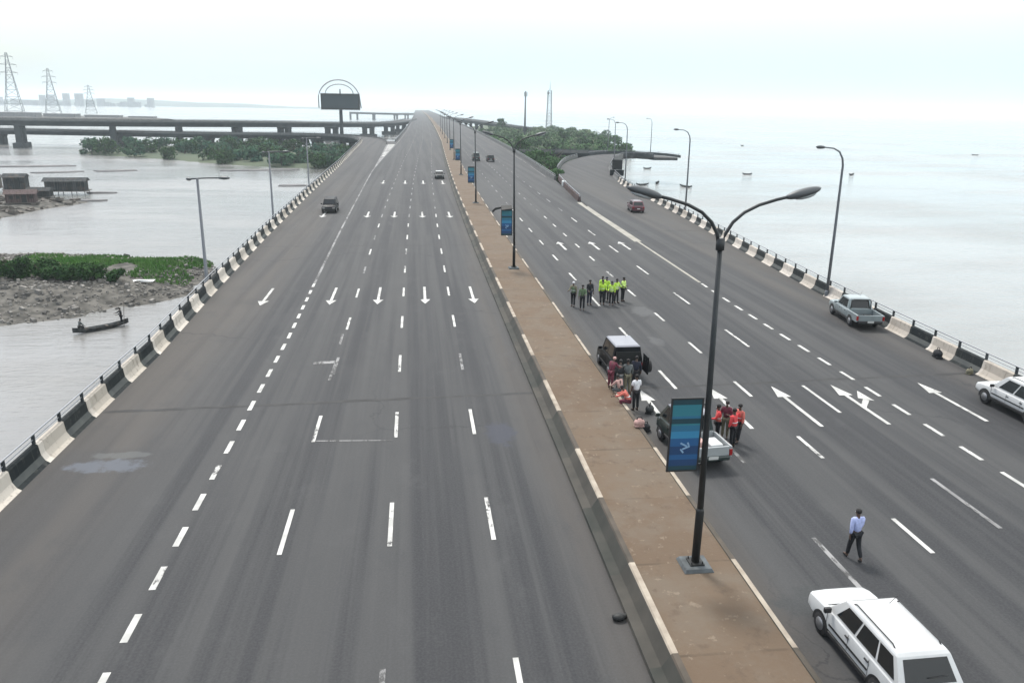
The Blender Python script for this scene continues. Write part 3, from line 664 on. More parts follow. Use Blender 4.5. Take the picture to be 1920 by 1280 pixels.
# ------------------------------------------------------------------ vehicles
def vehicle(name, label, cat, loc, rz, kind, mb_, roofm=None, group=None, extra=None, bedm=None):
    body = M[mb_]; roofm = M[roofm] if roofm else body
    K = dict(suv=dict(L=4.75, W=1.9, H=1.78, belt=1.06, hood=1.0, f=(1.25, .55), r=(-2.3, -2.05), wr=.37, tail=1.04),
             jeep=dict(L=3.5, W=1.75, H=1.9, belt=1.12, hood=1.05, f=(.72, .42), r=(-1.70, -1.62), wr=.36, tail=1.1),
             sedan=dict(L=4.6, W=1.8, H=1.46, belt=.92, hood=.88, f=(1.0, .28), r=(-1.75, -1.05), wr=.32, tail=.97),
             hatch=dict(L=4.4, W=1.82, H=1.58, belt=.98, hood=.95, f=(1.15, .62), r=(-2.1, -1.65), wr=.33, tail=.98),
             pickup=dict(L=5.25, W=1.86, H=1.76, belt=1.05, hood=1.03, f=(1.2, .62), r=(-.82, -.62), wr=.38, tail=1.05),
             minitruck=dict(L=3.9, W=1.72, H=1.82, belt=1.08, hood=1.02, f=(1.75, 1.15), r=(-.35, -.25), wr=.32, tail=1.0),
             van=dict(L=4.9, W=1.9, H=2.15, belt=1.15, hood=1.12, f=(2.15, 1.45), r=(-2.42, -2.3), wr=.34, tail=1.15))[kind]
    L, W, H, belt = K['L'], K['W'], K['H'], K['belt']; wr = K['wr']; h = W / 2
    root = empty(name, loc, rz, label=label, cat=cat, group=group)
    fy, ry = L / 2, -L / 2; pk = kind in ('pickup', 'minitruck'); bdm = M[bedm] if bedm else body; cab_r = K['r'][0]
    # lower body: loft of cross sections along y
    def sec(y, zb, zt, w, crown=.03):
        return [(-w * .88, y, zb), (-w, y, zb + .14), (-w * 1.0, y, (zb + zt) / 2 + .06), (-w * .965, y, zt - .05), (-w * .90, y, zt), (-w * .45, y, zt + crown), (w * .45, y, zt + crown), (w * .90, y, zt), (w * .965, y, zt - .05), (w, y, (zb + zt) / 2 + .06), (w, y, zb + .14), (w * .88, y, zb)]
    zb = .30 if kind in ('sedan', 'hatch', 'van') else .42
    st = [(fy, zb + .10, K['hood'] - .27, h * .86), (fy - .09, zb + .02, K['hood'] - .13, h * .945), (fy - .38, zb, K['hood'] - .06, h * .99), (K['f'][0] + .05, zb, K['hood'] - .0, h), (K['f'][0] - .25, zb, belt, h)]
    rear_end = cab_r - .05 if pk else ry
    if pk: st += [(0, zb, belt, h), (rear_end, zb, belt, h)]
    else: st += [(0, zb, belt, h), (K['r'][0] + .5, zb, belt, h), (min(K['r'][0] + .02, ry + .35), zb, K['tail'], h * .985), (ry + .1, zb + .04, K['tail'] - .03, h * .965), (ry, zb + .12, K['tail'] - .12, h * .91)]
    st.sort(key=lambda q: -q[0])
    a = MB(); a.loft([sec(*q) for q in st], True, True, sm=True); bd = a.obj('body', body, root, bevel=.03)
    # greenhouse
    f0, f1 = K['f']; r0, r1 = K['r']; bw, tw = h * .93, h * .78
    ring0 = [(-bw, f0, belt - .03), (bw, f0, belt - .03), (bw, r0, belt - .03), (-bw, r0, belt - .03)]
    ring1 = [(-tw, f1, H - .07), (tw, f1, H - .07), (tw, r1, H - .07), (-tw, r1, H - .07)]
    ring2 = [(-tw * .93, f1 - .12, H), (tw * .93, f1 - .12, H), (tw * .93, r1 + .10, H), (-tw * .93, r1 + .10, H)]
    a = MB(); a.loft([ring0, ring1], True); a.obj('cabin', body, root, bevel=.02)
    a = MB(); a.loft([ring1, ring2], True); a.add(ring2, [(0, 1, 2, 3)]); a.obj('roof', roofm, root, bevel=.03)
    def pane(nm, A, B, Cc, D, u0, u1, v0, v1):          # A,B bottom; D,C top
        A, B, Cc, D = map(Vector, (A, B, Cc, D)); n = (B - A).cross(D - A).normalized()
        ctr = Vector((0, (f0 + r0) / 2, belt)); 
        if n.dot((A + B) / 2 - ctr) < 0: n = -n
        def P(u, v): return A.lerp(B, u).lerp(D.lerp(Cc, u), v)
        q = [P(u0, v0), P(u1, v0), P(u1, v1), P(u0, v1)]; b = MB()
        b.loft([[p - n * .02 for p in q], [p + n * .012 for p in q]], True, True); return b.obj(nm, M['glass'], root)
    pane('windscreen', ring0[0], ring0[1], ring1[1], ring1[0], .05, .95, .10, .95)
    pane('rear_window', ring0[2], ring0[3], ring1[3], ring1[2], .10, .90, .22 if kind in ('suv', 'jeep', 'van') else .12, .92)
    nw = dict(suv=3, jeep=2, sedan=2, hatch=3, pickup=2, minitruck=1, van=3)[kind]
    for s in (0, 1):
        A, B, T, U = (ring0[0], ring0[3], ring1[3], ring1[0]) if s == 0 else (ring0[1], ring0[2], ring1[2], ring1[1])
        cuts = {1: (.12, .80), 2: (.10, .50, .92), 3: (.10, .40, .70, .95)}[nw]
        for k in range(nw): pane('side_window', A, B, T, U, cuts[k] + .015, cuts[k + 1] - .015, .14, .92)
    for s in (-1, 1):
        a = MB(); a.box((s * (h + .10), f0 - .25, belt + .08), (.20, .10, .15)); a.obj('wing_mirror', body if mb_ != 'car_white' else M['trim'], root, bevel=.02)
    # wheels and arches
    ax = (fy - .88, ry + (1.15 if pk else .85))
    if kind == 'jeep': ax = (fy - .62, ry + .68)
    if kind == 'minitruck': ax = (fy - .60, ry + .85)
    for y in ax:
        for s in (-1, 1):
            a = MB(); r0_, r1_ = wr * .9, wr + .055; rg = []
            for q in range(13):
                an = PI * (q / 12 * 1.10 - .05); cs, sn = math.cos(an), math.sin(an)
                rg.append([(s * (h - .06), y + r0_ * cs, wr + r0_ * sn), (s * (h + .008), y + r0_ * cs, wr + r0_ * sn), (s * (h + .008), y + r1_ * cs, wr + r1_ * sn), (s * (h - .06), y + r1_ * cs, wr + r1_ * sn)])
            a.loft(rg, True, True); a.obj('wheel_arch', M['trim'], root)
            w = bpy.data.objects.new('wheel', None); C.objects.link(w); w.parent = root; w.location = (s * (h - .09), y, wr)
            a = MB(); a.tube([(-.10, 0, 0), (-.07, 0, 0), (.07, 0, 0), (.10, 0, 0)], [wr * .9, wr, wr, wr * .9], 20); a.obj('tyre', M['tyre'], w)
            a = MB(); a.tube([(s * .06, 0, 0), (s * .108, 0, 0)], [wr * .62, wr * .55], 12); a.obj('rim', M['rim'], w)
    # seams between the panels, sills along the bottom
    sm_ = MB()
    for s in (-1, 1):
        ys_ = [K['f'][0] - .12, K['f'][0] - 1.15] + ([] if kind in ('jeep', 'minitruck') else [K['f'][0] - 2.1])
        for yy in ys_:
            if yy > rear_end + .1: sm_.box((s * (h + .001), yy, (zb + belt) / 2 + .05), (.008, .012, belt - zb - .22))
    sm_.box((0, K['f'][0] + .10, K['hood'] + .022), (W * .86, .014, .01)); sm_.obj('panel_seam', M['trim'], root)
    for s in (-1, 1):
        a = MB(); a.box((s * (h - .03), (ax[0] + ax[1]) / 2, zb + .03), (.08, ax[0] - ax[1] - .8, .12)); a.obj('sill', M['trim'], root, bevel=.02)
    a = MB(); a.box((0, fy - .02, zb + .16), (W * .84, .16, .22)); a.obj('front_bumper', M['trim'] if kind in ('pickup', 'jeep', 'suv') else body, root, bevel=.05)
    a = MB(); a.box((0, ry - .02, zb + .14), (W * .86, .18, .20)); a.obj('rear_bumper', M['trim'] if kind in ('pickup', 'jeep', 'suv') else body, root, bevel=.05)
    a = MB(); a.box((0, fy - .03, K['hood'] - .36), (W * .42, .10, .14)); a.obj('grille', M['trim'], root, bevel=.02)
    tz = K['tail'] - .22
    for s in (-1, 1):
        a = MB(); a.box((s * h * .66, fy - .055, K['hood'] - .32), (.34, .12, .15)); a.obj('headlight', M['clear_lens'], root, bevel=.03)
        a = MB(); a.box((s * h * (.80 if not pk else .93), ry + (.045 if not pk else .02), tz), (.24 if not pk else .13, .10, .18 if not pk else .28)); a.obj('tail_light', M['red_lens'], root, bevel=.02)
    a = MB(); a.box((0, ry - .115, zb + .20 if pk else zb + .30), (.42, .02, .13)); a.obj('number_plate', M['plate'], root)
    for s in (-1, 1):
        for yy in ((.35,) if kind in ('jeep', 'minitruck') else (.45, -.45)):
            a = MB(); a.box((s * (h + .0), yy - .15 + (f0 + r0) / 4, belt - .16), (.03, .16, .035)); a.obj('door_handle', M['trim'], root)
    if pk:                                             # open load bed
        b0, b1 = rear_end - .04, ry; a = MB(); zt = 1.04
        for s in (-1, 1):
            a = MB(); a.loft([[(s * h, b0, zb + .12), (s * h, b0, zt), (s * (h - .10), b0, zt + .02), (s * (h - .12), b0, .66)], [(s * h * .985, b1, zb + .14), (s * h * .985, b1, zt), (s * (h * .985 - .10), b1, zt + .02), (s * (h * .985 - .12), b1, .66)]], True, True)
            a.obj('bed_side', bdm, root, bevel=.015)
        a = MB(); a.box((0, (b0 + b1) / 2, .64), (W - .22, b0 - b1, .06)); a.obj('bed_floor', M['bed'], root)
        a = MB(); a.box((0, b1 + .03, .84), (W - .28, .07, .40)); a.obj('tailgate', bdm, root, bevel=.015)
        a = MB(); a.box((0, b0 + .0, .86), (W - .24, .06, .42)); a.obj('headboard', bdm, root)
    if kind in ('suv', 'hatch', 'van'):                # roof bars, rear wiper, side moulding
        for s in (-1, 1):
            a = MB(); a.tube([(s * tw * .86, f1 - .25, H + .0), (s * tw * .86, f1 - .35, H + .055), (s * tw * .86, r1 + .35, H + .055), (s * tw * .86, r1 + .25, H + .0)], .018, 6); a.obj('roof_bar', M['trim'], root)
            a = MB(); a.box((s * (h + .006), (ax[0] + ax[1]) / 2, zb + .30), (.02, ax[0] - ax[1] - .85, .06)); a.obj('side_moulding', M['trim'], root)
        q = Vector((0, r0, belt)).lerp(Vector((0, r1, H)), .30); a = MB(); a.tube([q + Vector((-.05, -.05, 0)), q + Vector((.42, -.05, .03))], .012, 5); a.obj('rear_wiper', M['trim'], root)
        a = MB(); a.box((0, ry - .06, (zb + K['tail']) / 2 - .02), (W * .55, .03, .05)); a.obj('boot_handle', M['trim'], root)
    q = Vector((0, f0, belt)); a = MB()
    for x in (-.35, .25): a.tube([q + Vector((x, .03, .02)), q + Vector((x - .45, -.10, .13))], .012, 5)
    a.obj('windscreen_wiper', M['trim'], root)
    a = MB(); a.tube([(tw * .5, f1 - .3, H), (tw * .5, f1 - .55, H + .38)], .008, 5); a.obj('aerial', M['trim'], root)
    if extra: extra(root, K, h, fy, ry, belt)
    return root
def jeep_extra(root, K, h, fy, ry, belt):
    d = MB(); d.box((h - .02, ry - .44, 1.05), (.07, .86, .95)); dd = d.obj('rear_door', M['car_black'], root, bevel=.02, label='rear door swung open to the right')
    g = MB(); g.box((h - .02, ry - .44, 1.36), (.085, .62, .28)); g.obj('window', M['glass'], dd)
    d = MB(); d.tube([(h + .03, ry - .46, .92), (h + .22, ry - .46, .92)], .33, 18); d.obj('spare_wheel', M['tyre'], dd)
    d = MB(); d.box((0, ry - .005, 1.12), (h * 1.55, .05, .95)); d.obj('boot_shade_panel', M['lamp_black'], root)  # flat black panel painted as the shade inside the open boot
def patrol_extra(root, K, h, fy, ry, belt):
    d = MB(); d.box((0, .5, K['H'] + .07), (.9, .22, .12)); d.obj('light_bar', M['red_lens'], root, bevel=.03)
    d = MB(); d.box((-.3, -.95, .84), (.62, .7, .34)); d.obj('bed_bench', M['pinkish'], root, bevel=.06)
    d = MB(); d.box((.38, -1.2, .82), (.55, .8, .3)); d.obj('bed_box', M['sheet'], root, bevel=.05)
def tank_extra(root, K, h, fy, ry, belt):
    d = MB(); d.tube([(-h * .72, -.88, 1.05), (-h * .72, -.88, 1.62), (-h * .6, -.88, 1.72), (h * .6, -.88, 1.72), (h * .72, -.88, 1.62), (h * .72, -.88, 1.05)], .035, 8); d.obj('roll_bar', M['trim'], root)
    d = MB(); d.box((-.3, -2.0, .72), (.75, .6, .12)); d.box((.36, -1.5, .72), (.5, .8, .1)); d.obj('bed_mat', M['charcoal'], root, bevel=.03)
vehicle('suv', 'black off-road car coming towards the camera alone by the left parapet', 'car', (-11.6, 109.6, 0), PI, 'suv', 'car_black')
vehicle('car', 'dark car with a pale roof coming along the lane against the median, far ahead', 'car', (4.75, 162, 0), PI, 'sedan', 'charcoal', 'car_white')
vehicle('minibus', 'dark green minibus far up the right carriageway beside the median', 'minibus', (16.3, 217.6, 0), 0, 'van', 'car_green')
vehicle('suv', 'small dark car driving away next to the dark green minibus', 'car', (19.9, 214.2, 0), 0, 'suv', 'charcoal', 'car_black')
vehicle('car', 'dark red car on the right slip road near the parapet', 'car', (31.3, 110.5, 0), -.09, 'hatch', 'car_red')
vehicle('pickup', 'silver green pickup with an open bed parked against the right parapet', 'pickup truck', (30.5, 50.2, 0), -.14, 'pickup', 'car_silver', extra=tank_extra)
vehicle('suv', 'white car with black sills driving past the right parapet, cut by the frame', 'car', (29.4, 32.7, 0), 0, 'suv', 'car_white')
vehicle('car', 'white car nearest the camera, below the man in the pale blue shirt', 'car', (11.95, 16.3, 0), .02, 'hatch', 'car_white')
vehicle('jeep', 'short black off-road vehicle with a pale roof stopped by the median, rear door open', 'car', (11.1, 40.7, 0), .02, 'jeep', 'car_black', 'car_grey', extra=jeep_extra)
vehicle('pickup', 'short pickup with dark cab and pale silver load bed stopped behind the blue banner', 'pickup truck', (11.5, 29.75, 0), .10, 'minitruck', 'car_green', 'car_grey', extra=patrol_extra, bedm='car_pale')

# ------------------------------------------------------------------ people
DG = None
def skin(name, verts, edges, radii, m, parent, root=0, sub=1):
    me = bpy.data.meshes.new(name); me.from_pydata(verts, edges, [])
    t = bpy.data.objects.new('tmp', me); C.objects.link(t)
    md = t.modifiers.new('k', 'SKIN'); md.use_smooth_shade = True
    sv = me.skin_vertices[0].data
    for i, r in enumerate(radii): sv[i].radius = (r, r) if not isinstance(r, tuple) else r
    for i in range(len(radii)): sv[i].use_root = (i == root)
    s = t.modifiers.new('s', 'SUBSURF'); s.levels = s.render_levels = sub
    bpy.context.view_layer.update()
    me2 = bpy.data.meshes.new_from_object(t.evaluated_get(bpy.context.evaluated_depsgraph_get()))
    bpy.data.objects.remove(t); bpy.data.meshes.remove(me); me2.name = name
    me2.materials.clear(); me2.materials.append(m)
    for p in me2.polygons: p.use_smooth = True
    o = bpy.data.objects.new(name, me2); C.objects.link(o); o.parent = parent; return o
def rotx(v, a, c):                       # rotate about x axis through c
    v = Vector(v) - Vector(c); return Vector((v.x, v.y * math.cos(a) - v.z * math.sin(a), v.y * math.sin(a) + v.z * math.cos(a))) + Vector(c)
def person(label, loc, rz, top, legs, pose=None, height=1.75, vest=None, cap=None, sleeves=True, group=None):
    """pose keys: ll, rl leg swing (rad, + forward); lk, rk knee bend; la, ra arm swing; le, re elbow bend; bend torso; drop pelvis height"""
    p = dict(ll=.0, rl=.0, lk=.05, rk=.05, la=.05, ra=.05, le=.25, re=.25, bend=.03, turn=0.); p.update(pose or {})
    root = empty('person', loc, rz, label=label, cat='person', group=group); k = height / 1.75; root.scale = (k, k, k)
    J = {}
    hip = Vector((0, 0, .93))
    for s, n in ((-1, 'l'), (1, 'r')):
        h0 = Vector((s * .095, 0, .90)); th = p[n + 'l']; kn = p[n + 'k']
        knee = h0 + Vector((s * .01, .43 * math.sin(th), -.43 * math.cos(th)))
        sh = th - kn; ank = knee + Vector((0, .42 * math.sin(sh), -.42 * math.cos(sh)))
        fa = sh + PI / 2 - .1 if kn < .6 else sh + PI / 2 - .3
        toe = ank + Vector((s * .02, .17 * math.sin(fa), -.17 * math.cos(fa) - .02))
        heel = ank + Vector((0, -.04 * math.cos(sh), -.05))
        J.update({n + 'hip': h0, n + 'knee': knee, n + 'ank': ank, n + 'toe': toe, n + 'heel': heel})
    b = -p['bend']
    up = lambda v: rotx(v, b, (0, 0, .95))
    J['pel'] = Vector((0, 0, .95)); J['waist'] = up((0, 0, 1.08)); J['chest'] = up((0, .01, 1.30)); J['neck0'] = up((0, 0, 1.44)); J['neck'] = up((0, .01, 1.51)); J['head'] = up((0, .03, 1.60)); J['crown'] = up((0, .02, 1.69)); J['nose'] = up((0, .135, 1.60)); J['chin'] = up((0, .085, 1.535))
    for s, n in ((-1, 'l'), (1, 'r')):
        sho = up((s * .185, 0, 1.41)); an = p[n + 'a']; d = Vector((s * .16, math.sin(an), -math.cos(an))).normalized()
        el = sho + d * .29; fa = an + p[n + 'e']; d2 = Vector((s * .04, math.sin(fa), -math.cos(fa))).normalized(); wr = el + d2 * .25; pa = wr + d2 * .085
        J.update({n + 'sho': sho, n + 'el': el, n + 'wr': wr, n + 'pa': pa})
        side = Vector((0, math.cos(fa), math.sin(fa)))           # across the palm
        for i, (off, ln) in enumerate(((-.030, .065), (-.010, .08), (.010, .076), (.028, .06))):
            a0 = pa + side * off; a1 = a0 + d2 * ln * .6 + Vector((-s * .008, 0, 0)); a2 = a1 + (d2 * .8 + Vector((-s * .6, 0, 0))).normalized() * ln * .5
            J[f'{n}f{i}a'], J[f'{n}f{i}b'] = a1, a2
        J[n + 'ta'] = wr + d2 * .03 + side * .045 + Vector((-s * .01, 0, 0)); J[n + 'tb'] = J[n + 'ta'] + (d2 * .9 + side * .5).normalized() * .05
    # lower so that the lowest foot rests at z = 0
    lowest = min(J[q].z for q in ('lheel', 'rheel', 'ltoe', 'rtoe')) - .028
    for q in J: J[q] = J[q] - Vector((0, 0, lowest))
    def build(nm, names, edges, rad, m, rt, sub=1):
        idx = {q: i for i, q in enumerate(names)}
        return skin(nm, [tuple(J[q]) for q in names], [(idx[x], idx[y]) for x, y in edges], [rad[q] for q in names], m, root, idx[rt], sub)
    rad = dict(pel=(.125, .10), waist=(.12, .09), chest=(.135, .10), neck0=(.07, .06), neck=.052, head=(.078, .092), crown=(.072, .085), nose=.014, chin=.03)
    E = [('pel', 'waist'), ('waist', 'chest'), ('chest', 'neck0'), ('neck0', 'neck'), ('neck', 'head'), ('head', 'crown'), ('head', 'nose'), ('head', 'chin')]
    for n in 'lr':
        E += [('pel', n + 'hip'), (n + 'hip', n + 'knee'), (n + 'knee', n + 'ank'), (n + 'ank', n + 'toe'), (n + 'ank', n + 'heel'), ('chest', n + 'sho'), (n + 'sho', n + 'el'), (n + 'el', n + 'wr'), (n + 'wr', n + 'pa')]
        rad.update({n + 'hip': .085, n + 'knee': .055, n + 'ank': .036, n + 'toe': .03, n + 'heel': .03, n + 'sho': .058, n + 'el': .040, n + 'wr': .028, n + 'pa': (.034, .022), n + 'ta': .012, n + 'tb': .009})
        E += [(n + 'wr', n + 'ta'), (n + 'ta', n + 'tb')]
        for i in range(4):
            E += [(n + 'pa', f'{n}f{i}a'), (f'{n}f{i}a', f'{n}f{i}b')]; rad.update({f'{n}f{i}a': .0095, f'{n}f{i}b': .008})
    build('body', list(rad), E, rad, M['skin'], 'pel')
    # clothes: slightly larger skins over the same joints
    J['cuffl'] = J['lel'].lerp(J['lwr'], .8 if sleeves else -.35); J['cuffr'] = J['rel'].lerp(J['rwr'], .8 if sleeves else -.35)
    J['collar'] = J['neck0'].lerp(J['neck'], .1)
    rs = dict(pel=(.155, .125), waist=(.150, .118), chest=(.165, .125), collar=(.075, .07))
    es = [('pel', 'waist'), ('waist', 'chest'), ('chest', 'collar')]
    for n in 'lr':
        rs.update({n + 'sho': .082}); es += [('chest', n + 'sho')]
        if sleeves: rs.update({n + 'el': .062, 'cuff' + n: .046}); es += [(n + 'sho', n + 'el'), (n + 'el', 'cuff' + n)]
        else: rs.update({'cuff' + n: .066}); es += [(n + 'sho', 'cuff' + n)]
    build('shirt', list(rs), es, rs, M[top], 'pel')
    J['tp'] = J['pel'] + Vector((0, 0, -.01)); rt_ = dict(tp=(.145, .118)); et = []
    for n in 'lr':
        J[n + 'hem'] = J[n + 'knee'].lerp(J[n + 'ank'], .92)
        rt_.update({n + 'hip': .108, n + 'knee': .078, n + 'hem': .066}); et += [('tp', n + 'hip'), (n + 'hip', n + 'knee'), (n + 'knee', n + 'hem')]
    build('trousers', list(rt_), et, rt_, M[legs], 'tp')
    for n in 'lr':
        build('shoe', [n + 'heel', n + 'toe'], [(n + 'heel', n + 'toe')], {n + 'heel': .046, n + 'toe': .042}, M['black_c'], n + 'heel')
    if vest:
        J['v0'] = J['pel'] + (J['waist'] - J['pel']) * -.5; rv = dict(v0=(.178, .145), waist=(.172, .138), chest=(.188, .146)); rv['neck0'] = (.10, .085)
        build('vest', list(rv), [('v0', 'waist'), ('waist', 'chest'), ('chest', 'neck0')], rv, M[vest], 'v0')
        bn = MB(); bn.ell(J['waist'] + Vector((0, 0, .06)), (.186, .150, .035), 16, 6); bn.obj('reflective_band', M['sheet'], root)
    hd = J['head'] + (J['crown'] - J['head']) * .75
    a = MB(); a.ell(hd + Vector((0, -.015, .01)), (.094, .105, .085), 12, 8); a.obj('cap' if cap else 'hair', M[cap] if cap else M['hair'], root)
    fc = MB()
    for s in (-1, 1): fc.ell(J['head'] + Vector((s * .034, .088, .02)), (.014, .008, .009), 8, 5)
    fc.obj('eyes', M['white_c'], root)
    return root
walk = dict(ll=.22, rl=-.16, lk=.08, rk=.34, la=-.22, ra=.24, le=.25, re=.35)
person('man in a pale blue shirt and black trousers walking away alone on the right lanes', (14.0, 21.1, 0), .1, 'light_blue', 'black_c', walk, 1.78)
G1 = 'people standing in the road by the median lamp'
person('person in a dull green vest and white cap, leftmost of the roadside group', (11.35, 55.2, 0), 2.6, 'khaki', 'black_c', dict(ll=.1, rl=-.08, ra=.5, re=1.0), 1.86, vest='olive', cap='white_c', group=G1)
person('person in a dark olive jacket in front of the white-capped one', (11.8, 54.1, 0), 2.9, 'olive', 'black_c', dict(la=.4, le=1.1), 1.86, group=G1)
person('person in all black between the olive jacket and the neon vests', (12.65, 55.6, 0), 3.4, 'black_c', 'navy', dict(ra=.3, re=.8), 1.9, group=G1)
person('person in a neon vest next to the one in all black', (13.65, 55.7, 0), 3.0, 'neon', 'black_c', dict(la=.3, le=.9), 1.86, vest='neon', group=G1)
person('person in a neon vest and dark cap at the back of the neon cluster', (14.2, 56.7, 0), 2.5, 'neon', 'black_c', dict(), 1.88, vest='neon', cap='navy', group=G1)
person('person in a bright neon vest second from the right of the cluster', (14.8, 56.1, 0), 3.7, 'neon', 'black_c', dict(la=.5, le=1.2, ll=.12), 1.86, vest='neon_pale', group=G1)
person('person in a pale neon jacket, rightmost of the roadside group', (15.45, 56.6, 0), 3.9, 'neon_pale', 'black_c', dict(ra=.5, re=1.2), 1.86, vest='neon_pale', group=G1)
person('person in a neon vest half hidden behind the front row of neon vests', (13.95, 57.1, 0), 3.3, 'neon', 'navy', dict(ra=.2, re=.6), 1.84, vest='neon', group=G1)
person('stout person in a wide neon jacket between the two front neon vests', (14.3, 55.5, 0), 2.8, 'neon', 'black_c', dict(la=.2, ra=.3, re=.9), 1.80, vest='neon_pale', cap='black_c', group=G1)
G2 = 'people gathered behind the open black vehicle'
person('person in a maroon top and pale cap on the kerb beside the black vehicle', (9.6, 36.5, .48), -.9, 'maroon', 'maroon', dict(bend=.35, ra=.6, re=.8), 1.62, cap='pinkish', group=G2)
person('person in dark clothes bending at the back of the black vehicle', (10.2, 37.0, 0), -.3, 'black_c', 'grey_c', dict(bend=.55, la=.8, ra=.9, le=.5, re=.5), 1.78, group=G2)
person('person in grey and khaki standing behind the black vehicle', (10.62, 37.0, 0), -.1, 'grey_c', 'khaki', dict(bend=.15, la=.6, le=1.), 1.78, group=G2)
person('person in a white shirt and black trousers beside the kerb near the black vehicle', (10.4, 34.6, 0), .3, 'white_c', 'black_c', dict(ra=.4, re=.9), 1.80, sleeves=False, group=G2)
person('person in an orange vest squatting at the kerb beside the white shirt', (9.98, 34.4, 0), 1.2, 'orange', 'maroon', dict(ll=1.55, rl=1.35, lk=2.2, rk=2.1, bend=.5, la=.9, ra=.8, le=.5, re=.6), 1.72, vest='orange', group=G2)
person('person in a navy top standing close to the open rear door', (11.2, 37.6, 0), -.4, 'navy', 'black_c', dict(la=.7, le=.8, bend=.2), 1.74, group=G2)
person('person in a pale pink top sitting low at the kerb beside the maroon top', (9.98, 35.9, 0), .6, 'pinkish', 'grey_c', dict(ll=1.5, rl=1.4, lk=1.9, rk=1.9, bend=.35, la=.7, ra=.8), 1.66, group=G2)
G3 = 'orange vested people by the short pickup'
person('person in a red-orange vest next to the short pickup, left of the group', (12.98, 30.6, 0), 1.3, 'redor', 'black_c', dict(la=.5, le=1.), 1.75, vest='orange', group=G3)
person('person in a red vest between the two others by the short pickup', (13.45, 30.0, 0), .6, 'redor', 'black_c', dict(ra=.7, re=1.), 1.78, vest='redor', group=G3)
person('person in a red-orange vest farthest right of the group by the short pickup', (13.9, 30.5, 0), 2.0, 'orange', 'black_c', dict(ll=.15, rl=-.1), 1.78, vest='redor', group=G3)

person('person in a maroon shirt behind the orange and red vests by the short pickup', (13.5, 31.0, 0), 2.6, 'maroon', 'khaki', dict(la=.3, le=.8), 1.74, group=G3)
# small things lying about
def bag(label, loc, m, s, rz=0):
    r = empty('bag', loc, rz, label=label, cat='bag')
    a = MB(); a.ell((0, 0, s * .42), (s * .62, s * .42, s * .44), 10, 8); a.box((0, 0, s * .1), (s * 1.0, s * .66, s * .2)); a.obj('sack', m, r, bevel=.02)
    a = MB(); a.tube([(-s * .3, 0, s * .78), (-s * .2, 0, s * 1.05), (s * .2, 0, s * 1.05), (s * .3, 0, s * .78)], .025, 6); a.obj('handle', M['trim'], r)
bag('pinkish white bag lying on the median kerb behind the short pickup', (9.7, 31.5, .48), M['pinkish'], .42)
bag('black bag lying at the kerb just past the pinkish bag', (10.15, 32.0, 0), M['black_c'], .45, .5)
bag('dark grey bag on the road over the white arrow', (11.0, 34.2, 0), M['charcoal'], .48, 1.0)
bag('black bundle of sacks heaped against the right parapet, beyond the white car', (31.0, 41.6, 0), M['black_c'], .6, 1.4)
bag('brown sack lying on the road edge near the white car at the right', (30.9, 38.6, 0), M['khaki'], .40, .4)
r = empty('stone', (5.55, 18.7, .01), label='dark broken stone at the foot of the median near the bottom', cat='stone')
a = MB(); a.ell((0, 0, .09), (.22, .14, .11), 7, 5); a.ell((.2, .1, .05), (.1, .08, .07), 6, 4); a.obj('fragment', M['lamp_black'], r)

# ------------------------------------------------------------------ vegetation
def leaves(rng, blobs, n, size, flat=.5):
    a = MB(); tot = sum(b[3] * b[4] * b[5] for b in blobs)
    for (cx, cy, cz, rx, ry, rz) in blobs:
        cnt = int(n * rx * ry * rz / tot) + 4
        for _ in range(cnt):
            while True:
                u = Vector((rng.uniform(-1, 1), rng.uniform(-1, 1), rng.uniform(-1, 1)))
                if .35 < u.length < 1: break
            c = Vector((cx + u.x * rx, cy + u.y * ry, cz + u.z * rz)); s = size * rng.uniform(.6, 1.4)
            nrm = (u * .8 + Vector((rng.gauss(0, .5), rng.gauss(0, .5), abs(rng.gauss(0, .6))))).normalized()
            t = nrm.orthogonal().normalized(); t.rotate(Matrix.Rotation(rng.uniform(0, 6.3), 3, nrm)); b = nrm.cross(t)
            a.add([c - t * s, c - b * s * flat, c + t * s, c + b * s * flat], [(0, 1, 2, 3)])
    return a
def quick(a, name, m, parent=None, **kw):                     # no doubles removal for leaf soup
    me = bpy.data.meshes.new(name); me.from_pydata(a.v, [], a.f); me.materials.append(m)
    o = bpy.data.objects.new(name, me); C.objects.link(o); o.parent = parent; return tag(o, **kw)
def tree(kind, label, loc, H, Wd, m, seed, n=700, size=.35, group=None, cat='tree', low=.25):
    rng = random.Random(seed); r = empty(kind, loc, label=label, cat=cat, group=group)
    a = MB(); a.tube([(0, 0, -.5), (rng.uniform(-.2, .2), 0, H * .4), (rng.uniform(-.4, .4), rng.uniform(-.3, .3), H * .8)], [H * .035 + .04, H * .025 + .03, .03], 7)
    for k in range(5):
        t = rng.uniform(.3, .7) * H; an = rng.uniform(0, 6.3); l = Wd * rng.uniform(.25, .45)
        a.tube([(0, 0, t), (math.cos(an) * l * .5, math.sin(an) * l * .5, t + l * .3), (math.cos(an) * l, math.sin(an) * l, t + l * .7)], [.018 * H + .02, .012 * H + .015, .015], 5)
    a.obj('trunk', M['bark'], r)
    bl = []
    for k in range(rng.randint(9, 13)):
        an = rng.uniform(0, 6.3); d = Wd * .5 * math.sqrt(rng.random()) * .85; z = H * rng.uniform(low, .92); q = Wd * rng.uniform(.13, .24) * (1.1 - .4 * abs(z / H - .55))
        bl.append((math.cos(an) * d * (1.1 - .5 * z / H), math.sin(an) * d * (1.1 - .5 * z / H), z, q, q, q * rng.uniform(.6, .9)))
    quick(leaves(rng, bl, n, size), 'crown', m, r); return r
